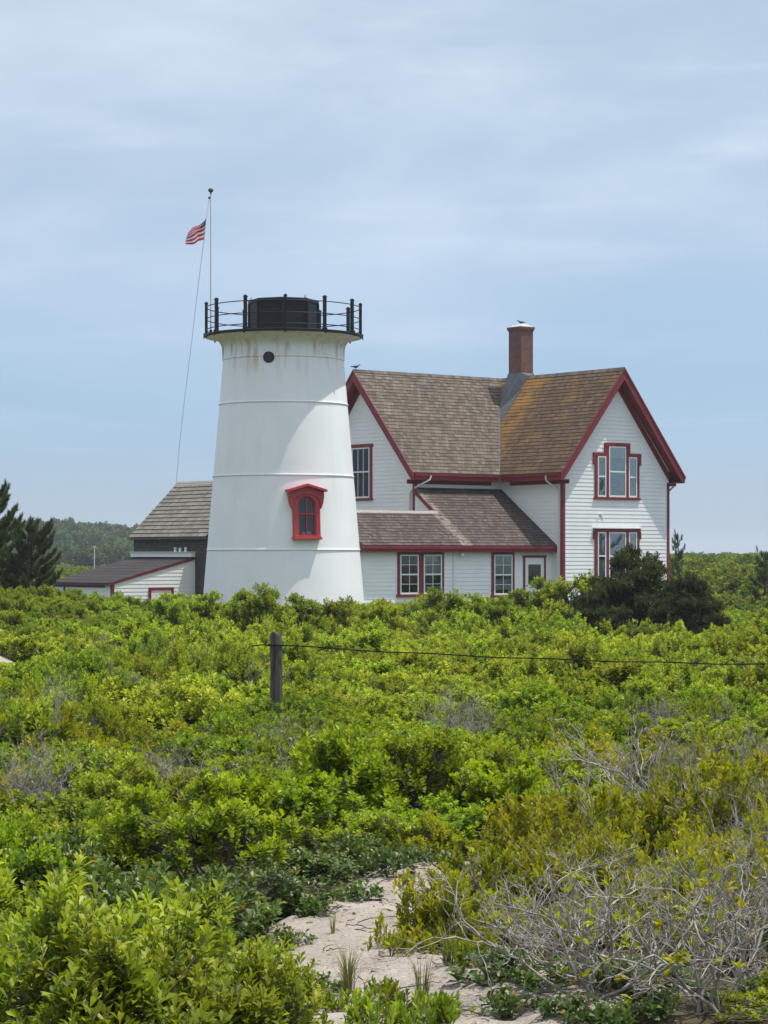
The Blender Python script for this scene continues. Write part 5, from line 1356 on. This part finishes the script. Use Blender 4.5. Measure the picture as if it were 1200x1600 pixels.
scatter('mixed_growth', 'odd tan, grey-green and dark bushes mixed through the scrub', odd, pts['odd'])
scatter('ridge_scrub', 'darker green scrub on the low rise right of the house', mid_dark, pts['dark'])
scatter('creeper_cover', 'dark glossy creeping ground cover left of the sand path', low_ivy, pts['ivy'])
# ---- far woods
far_tree = [leafy(150 + i, 3.4, 5.6, 170, 8, .95, .75, LEAF_LO, lump=.42, nl=12, sig=.4, up=.4, a0=.4, a1=1.5, off=.9, stems=7, rs=.12, zlow=.05).mesh('far_tree', [M['bark_dark'], M['leaf_far']]) for i in range(4)]
far_bush = [leafy(160 + i, 2.2, 1.7, 120, 8, .42, .7, LEAF_LO, lump=.42, nl=12, sig=.4, up=.5, a0=.4, a1=1.3, off=.4, stems=6, rs=.05, zlow=.05).mesh('far_bush', [M['bark_dark'], M['leaf_ridge']]) for i in range(3)]
fp = []
for k in range(900):
    Y = rng.uniform(430, 900); px = rng.uniform(-60, 420); X = wx(px, Y)
    if 560 < Y < 600 or 470 < Y < 490 and rng.uniform() < .8: continue
    s = rng.uniform(.7, 1.35) * (.75 if Y < 560 else 1.0); fp.append((X, Y, float(gz(X, Y)) - .4, rng.uniform(0, 6.28), s, s * rng.uniform(.85, 1.15)))
scatter('distant_wood', 'far wooded hillside beyond the barn on the left', far_tree, fp)
fp = []
for k in range(900):
    Y = rng.uniform(235, 440); px = rng.uniform(960, 1260); X = wx(px, Y); s = rng.uniform(.5, 1.0)
    fp.append((X, Y, float(gz(X, Y)) - .3, rng.uniform(0, 6.28), s, s * rng.uniform(.6, .95)))
for k in range(160):
    Y = rng.uniform(112, 190); px = rng.uniform(20, 330); X = wx(px, Y); s = rng.uniform(.45, .75)
    fp.append((X, Y, float(gz(X, Y)) - .2, rng.uniform(0, 6.28), s, s * rng.uniform(.9, 1.5)))
for k in range(220):
    Y = rng.uniform(200, 420); px = rng.uniform(-30, 330); X = wx(px, Y); s = rng.uniform(.4, .8)
    fp.append((X, Y, float(gz(X, Y)) - .2, rng.uniform(0, 6.28), s, s * rng.uniform(.6, 1.0)))
scatter('distant_scrub', 'far low green scrub on the ridges behind the buildings', far_bush, fp)
# ---- dead twigs and dry bits on the sand
p = Plant(); g_ = np.random.default_rng(77)
for k in range(220):
    Y = g_.uniform(9.2, 15.6); a, b = sand_range(Y); X = g_.uniform(a, b); L = g_.uniform(.03, .16) * (1 if k > 8 else 2.2); an = g_.normal() * .6
    c = np.array([[X + L * t * math.cos(an), Y + L * t * math.sin(an), float(gz(X, Y)) + .046 + .012 * math.sin(3 * t + k)] for t in np.linspace(-.5, .5, 5)]); c += g_.normal(size=c.shape) * .004 * np.array([1, 1, .5])
    p.tube(c, .0035, .0015, 4)
nl_ = 900; Y = g_.uniform(9.0, 15.9, nl_); ab_ = np.array([sand_range(y) for y in Y]); u = g_.beta(.55, .55, nl_); X = ab_[:, 0] - .1 + (ab_[:, 1] - ab_[:, 0] + .2) * u
pos_ = np.stack([X, Y, gz(X, Y) + .05], -1); dl_ = unit(np.stack([g_.normal(size=nl_), g_.normal(size=nl_), g_.normal(size=nl_) * .25], -1)); ln_ = g_.uniform(.015, .05, nl_)
p.leaves(pos_, dl_, unit(np.array([0, 0, 1.]) + g_.normal(size=(nl_, 3)) * .3), ln_, ln_ * .4, g_.uniform(0, 1, nl_), LEAF_LO)
me = p.mesh('twig_litter', [M['bark'], M['leaf_tan']]); o = link(me, 'twig_litter', (0, 0, 0), label='dry brown twigs and leaves littering the pale sand', cat='twigs'); o['kind'] = 'stuff'
# ---- wispy grass tufts on the sand
def tuft(seed, n, h, spread):
    g = np.random.default_rng(seed); p = Plant(); p.tube(np.array([[0, 0, -.05], [0, 0, .0], [0, 0, .04]]), .01, .006, 5)
    for k in range(n):
        a = g.uniform(0, 6.28); s = g.uniform(.1, 1) * spread; hh = h * g.uniform(.55, 1.1)
        b = np.array([math.cos(a) * .03 * g.uniform(), math.sin(a) * .03, 0]); e = b + np.array([math.cos(a) * s, math.sin(a) * s, hh]); c = bez(b, b + np.array([0, 0, hh * .7]), e, 5)
        w = .0028; sd = np.array([-math.sin(a), math.cos(a), 0]) * w
        V = np.concatenate([c + sd * np.linspace(1, .15, 5)[:, None], c - sd * np.linspace(1, .15, 5)[:, None]]); f = np.array([[i, i + 1, i + 6, i + 5] for i in range(4)]) + p.n
        p.V.append(V); p.Fq.append(f); p.T.append(np.full(10, g.uniform(.1, .9))); p.mi.append(np.full(4, 1)); p.n += 10
    return p.mesh('grass_tuft', [M['bark'], M['grass']])
t1 = tuft(171, 90, .22, .12); t2 = tuft(172, 40, .26, .10)
for i, (px, D, s, lb) in enumerate([(545, 10.7, 1.0, 'wispy grey-green grass tuft in the middle of the sand'), (660, 10.1, .9, 'thin dry grass stems at the bottom right of the sand'), (700, 10.9, .8, 'thin grass tuft below the compact olive bayberry'), (520, 12.0, .5, 'small dry grass tuft in the upper left of the sand')]):
    shrub(t1 if i == 0 else t2, 'grass_tuft', px, D, lb, i * 1.0, s, s, r=.1, dz=.04, cat='grass')

# ================================================================== LIGHT AND SKY
SUN_EL, SUN_AZ = rad(71), rad(4)          # azimuth measured from +X towards +Y
sv = Vector((math.cos(SUN_EL) * math.cos(SUN_AZ), math.cos(SUN_EL) * math.sin(SUN_AZ), math.sin(SUN_EL)))
sl_ = bpy.data.lights.new('sun', 'SUN'); so = bpy.data.objects.new('sun', sl_); COL.objects.link(so)
so.rotation_euler = sv.to_track_quat('Z', 'Y').to_euler(); so.location = (30, 0, 60)
sl_.energy = 3.7; sl_.angle = rad(.6); sl_.color = (1, .965, .90)
w = bpy.data.worlds.new('World'); S.world = w; w.use_nodes = True
nt = w.node_tree; bg = nt.nodes['Background']
sk = nt.nodes.new('ShaderNodeTexSky'); sk.sky_type = 'NISHITA'; sk.sun_disc = False
sk.sun_elevation = SUN_EL; sk.sun_rotation = rad(90) - SUN_AZ; sk.altitude = 0
sk.air_density = 1.0; sk.dust_density = .6; sk.ozone_density = 3.0
tc = nt.nodes.new('ShaderNodeTexCoord').outputs['Generated']
def clouds(scale, sc, lo, hi, detail=6, rough=.55, off=(0, 0, 0)):
    mp = nt.nodes.new('ShaderNodeMapping'); mp.inputs['Scale'].default_value = sc; mp.inputs['Location'].default_value = off
    nt.links.new(tc, mp.inputs['Vector'])
    n = N(nt, 'ShaderNodeTexNoise', Scale=scale, Detail=detail, Roughness=rough, Distortion=.25); nt.links.new(mp.outputs[0], n.inputs['Vector'])
    return maprange(nt, n.outputs['Fac'], lo, hi)
sp = nt.nodes.new('ShaderNodeSeparateXYZ'); nt.links.new(tc, sp.inputs[0])
veil = clouds(5.0, (1, 1, 2.2), .34, .72, 7, .52, off=(.35, 0, .2))
wisp = clouds(6.0, (1, 1, 10), .50, .74, 6, .5, off=(2.1, 0, 1.3))
high = maprange(nt, sp.outputs['Z'], .03, .17)
c1 = math_(nt, 'MULTIPLY', veil, math_(nt, 'ADD', math_(nt, 'MULTIPLY', high, .40), .05))
c2 = math_(nt, 'MULTIPLY', wisp, .16)
cf = math_(nt, 'ADD', math_(nt, 'ADD', c1, c2), math_(nt, 'MULTIPLY', high, .34), True)
zz_ = math_(nt, 'MULTIPLY', sp.outputs['Z'], 2.0)
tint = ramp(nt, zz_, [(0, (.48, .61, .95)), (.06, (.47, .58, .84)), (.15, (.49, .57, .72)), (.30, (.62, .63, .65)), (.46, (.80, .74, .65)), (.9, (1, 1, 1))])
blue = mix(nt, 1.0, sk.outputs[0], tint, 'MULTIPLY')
zen = maprange(nt, sp.outputs['Z'], .22, .75)                      # thin cloud above the frame, brightened to add fill light
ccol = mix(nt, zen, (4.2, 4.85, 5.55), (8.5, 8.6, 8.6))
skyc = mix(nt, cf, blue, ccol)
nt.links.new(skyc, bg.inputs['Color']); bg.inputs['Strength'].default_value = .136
S.view_settings.view_transform = 'Standard'; S.view_settings.look = 'None'; S.view_settings.exposure = .4; S.view_settings.gamma = 1
S.cycles.max_bounces = 6; S.cycles.diffuse_bounces = 3; S.cycles.transparent_max_bounces = 8

hb = MB(); hb.box(-7000, -300, -3.5, 7000, 7000, 42); 
hm = bpy.data.materials.new('thin_sea_haze'); hm.use_nodes = True; hn = hm.node_tree; hn.nodes.remove(hn.nodes['Principled BSDF'])
pv = hn.nodes.new('ShaderNodeVolumePrincipled'); pv.inputs['Color'].default_value = (.80, .88, .96, 1); pv.inputs['Density'].default_value = .00026; pv.inputs['Anisotropy'].default_value = .2
hn.links.new(pv.outputs[0], hn.nodes['Material Output'].inputs['Volume'])
ho = hb.build('haze', hm); tag(ho, kind='stuff'); ho['label'] = 'thin pale sea haze over the whole scene'; ho['category'] = 'haze'
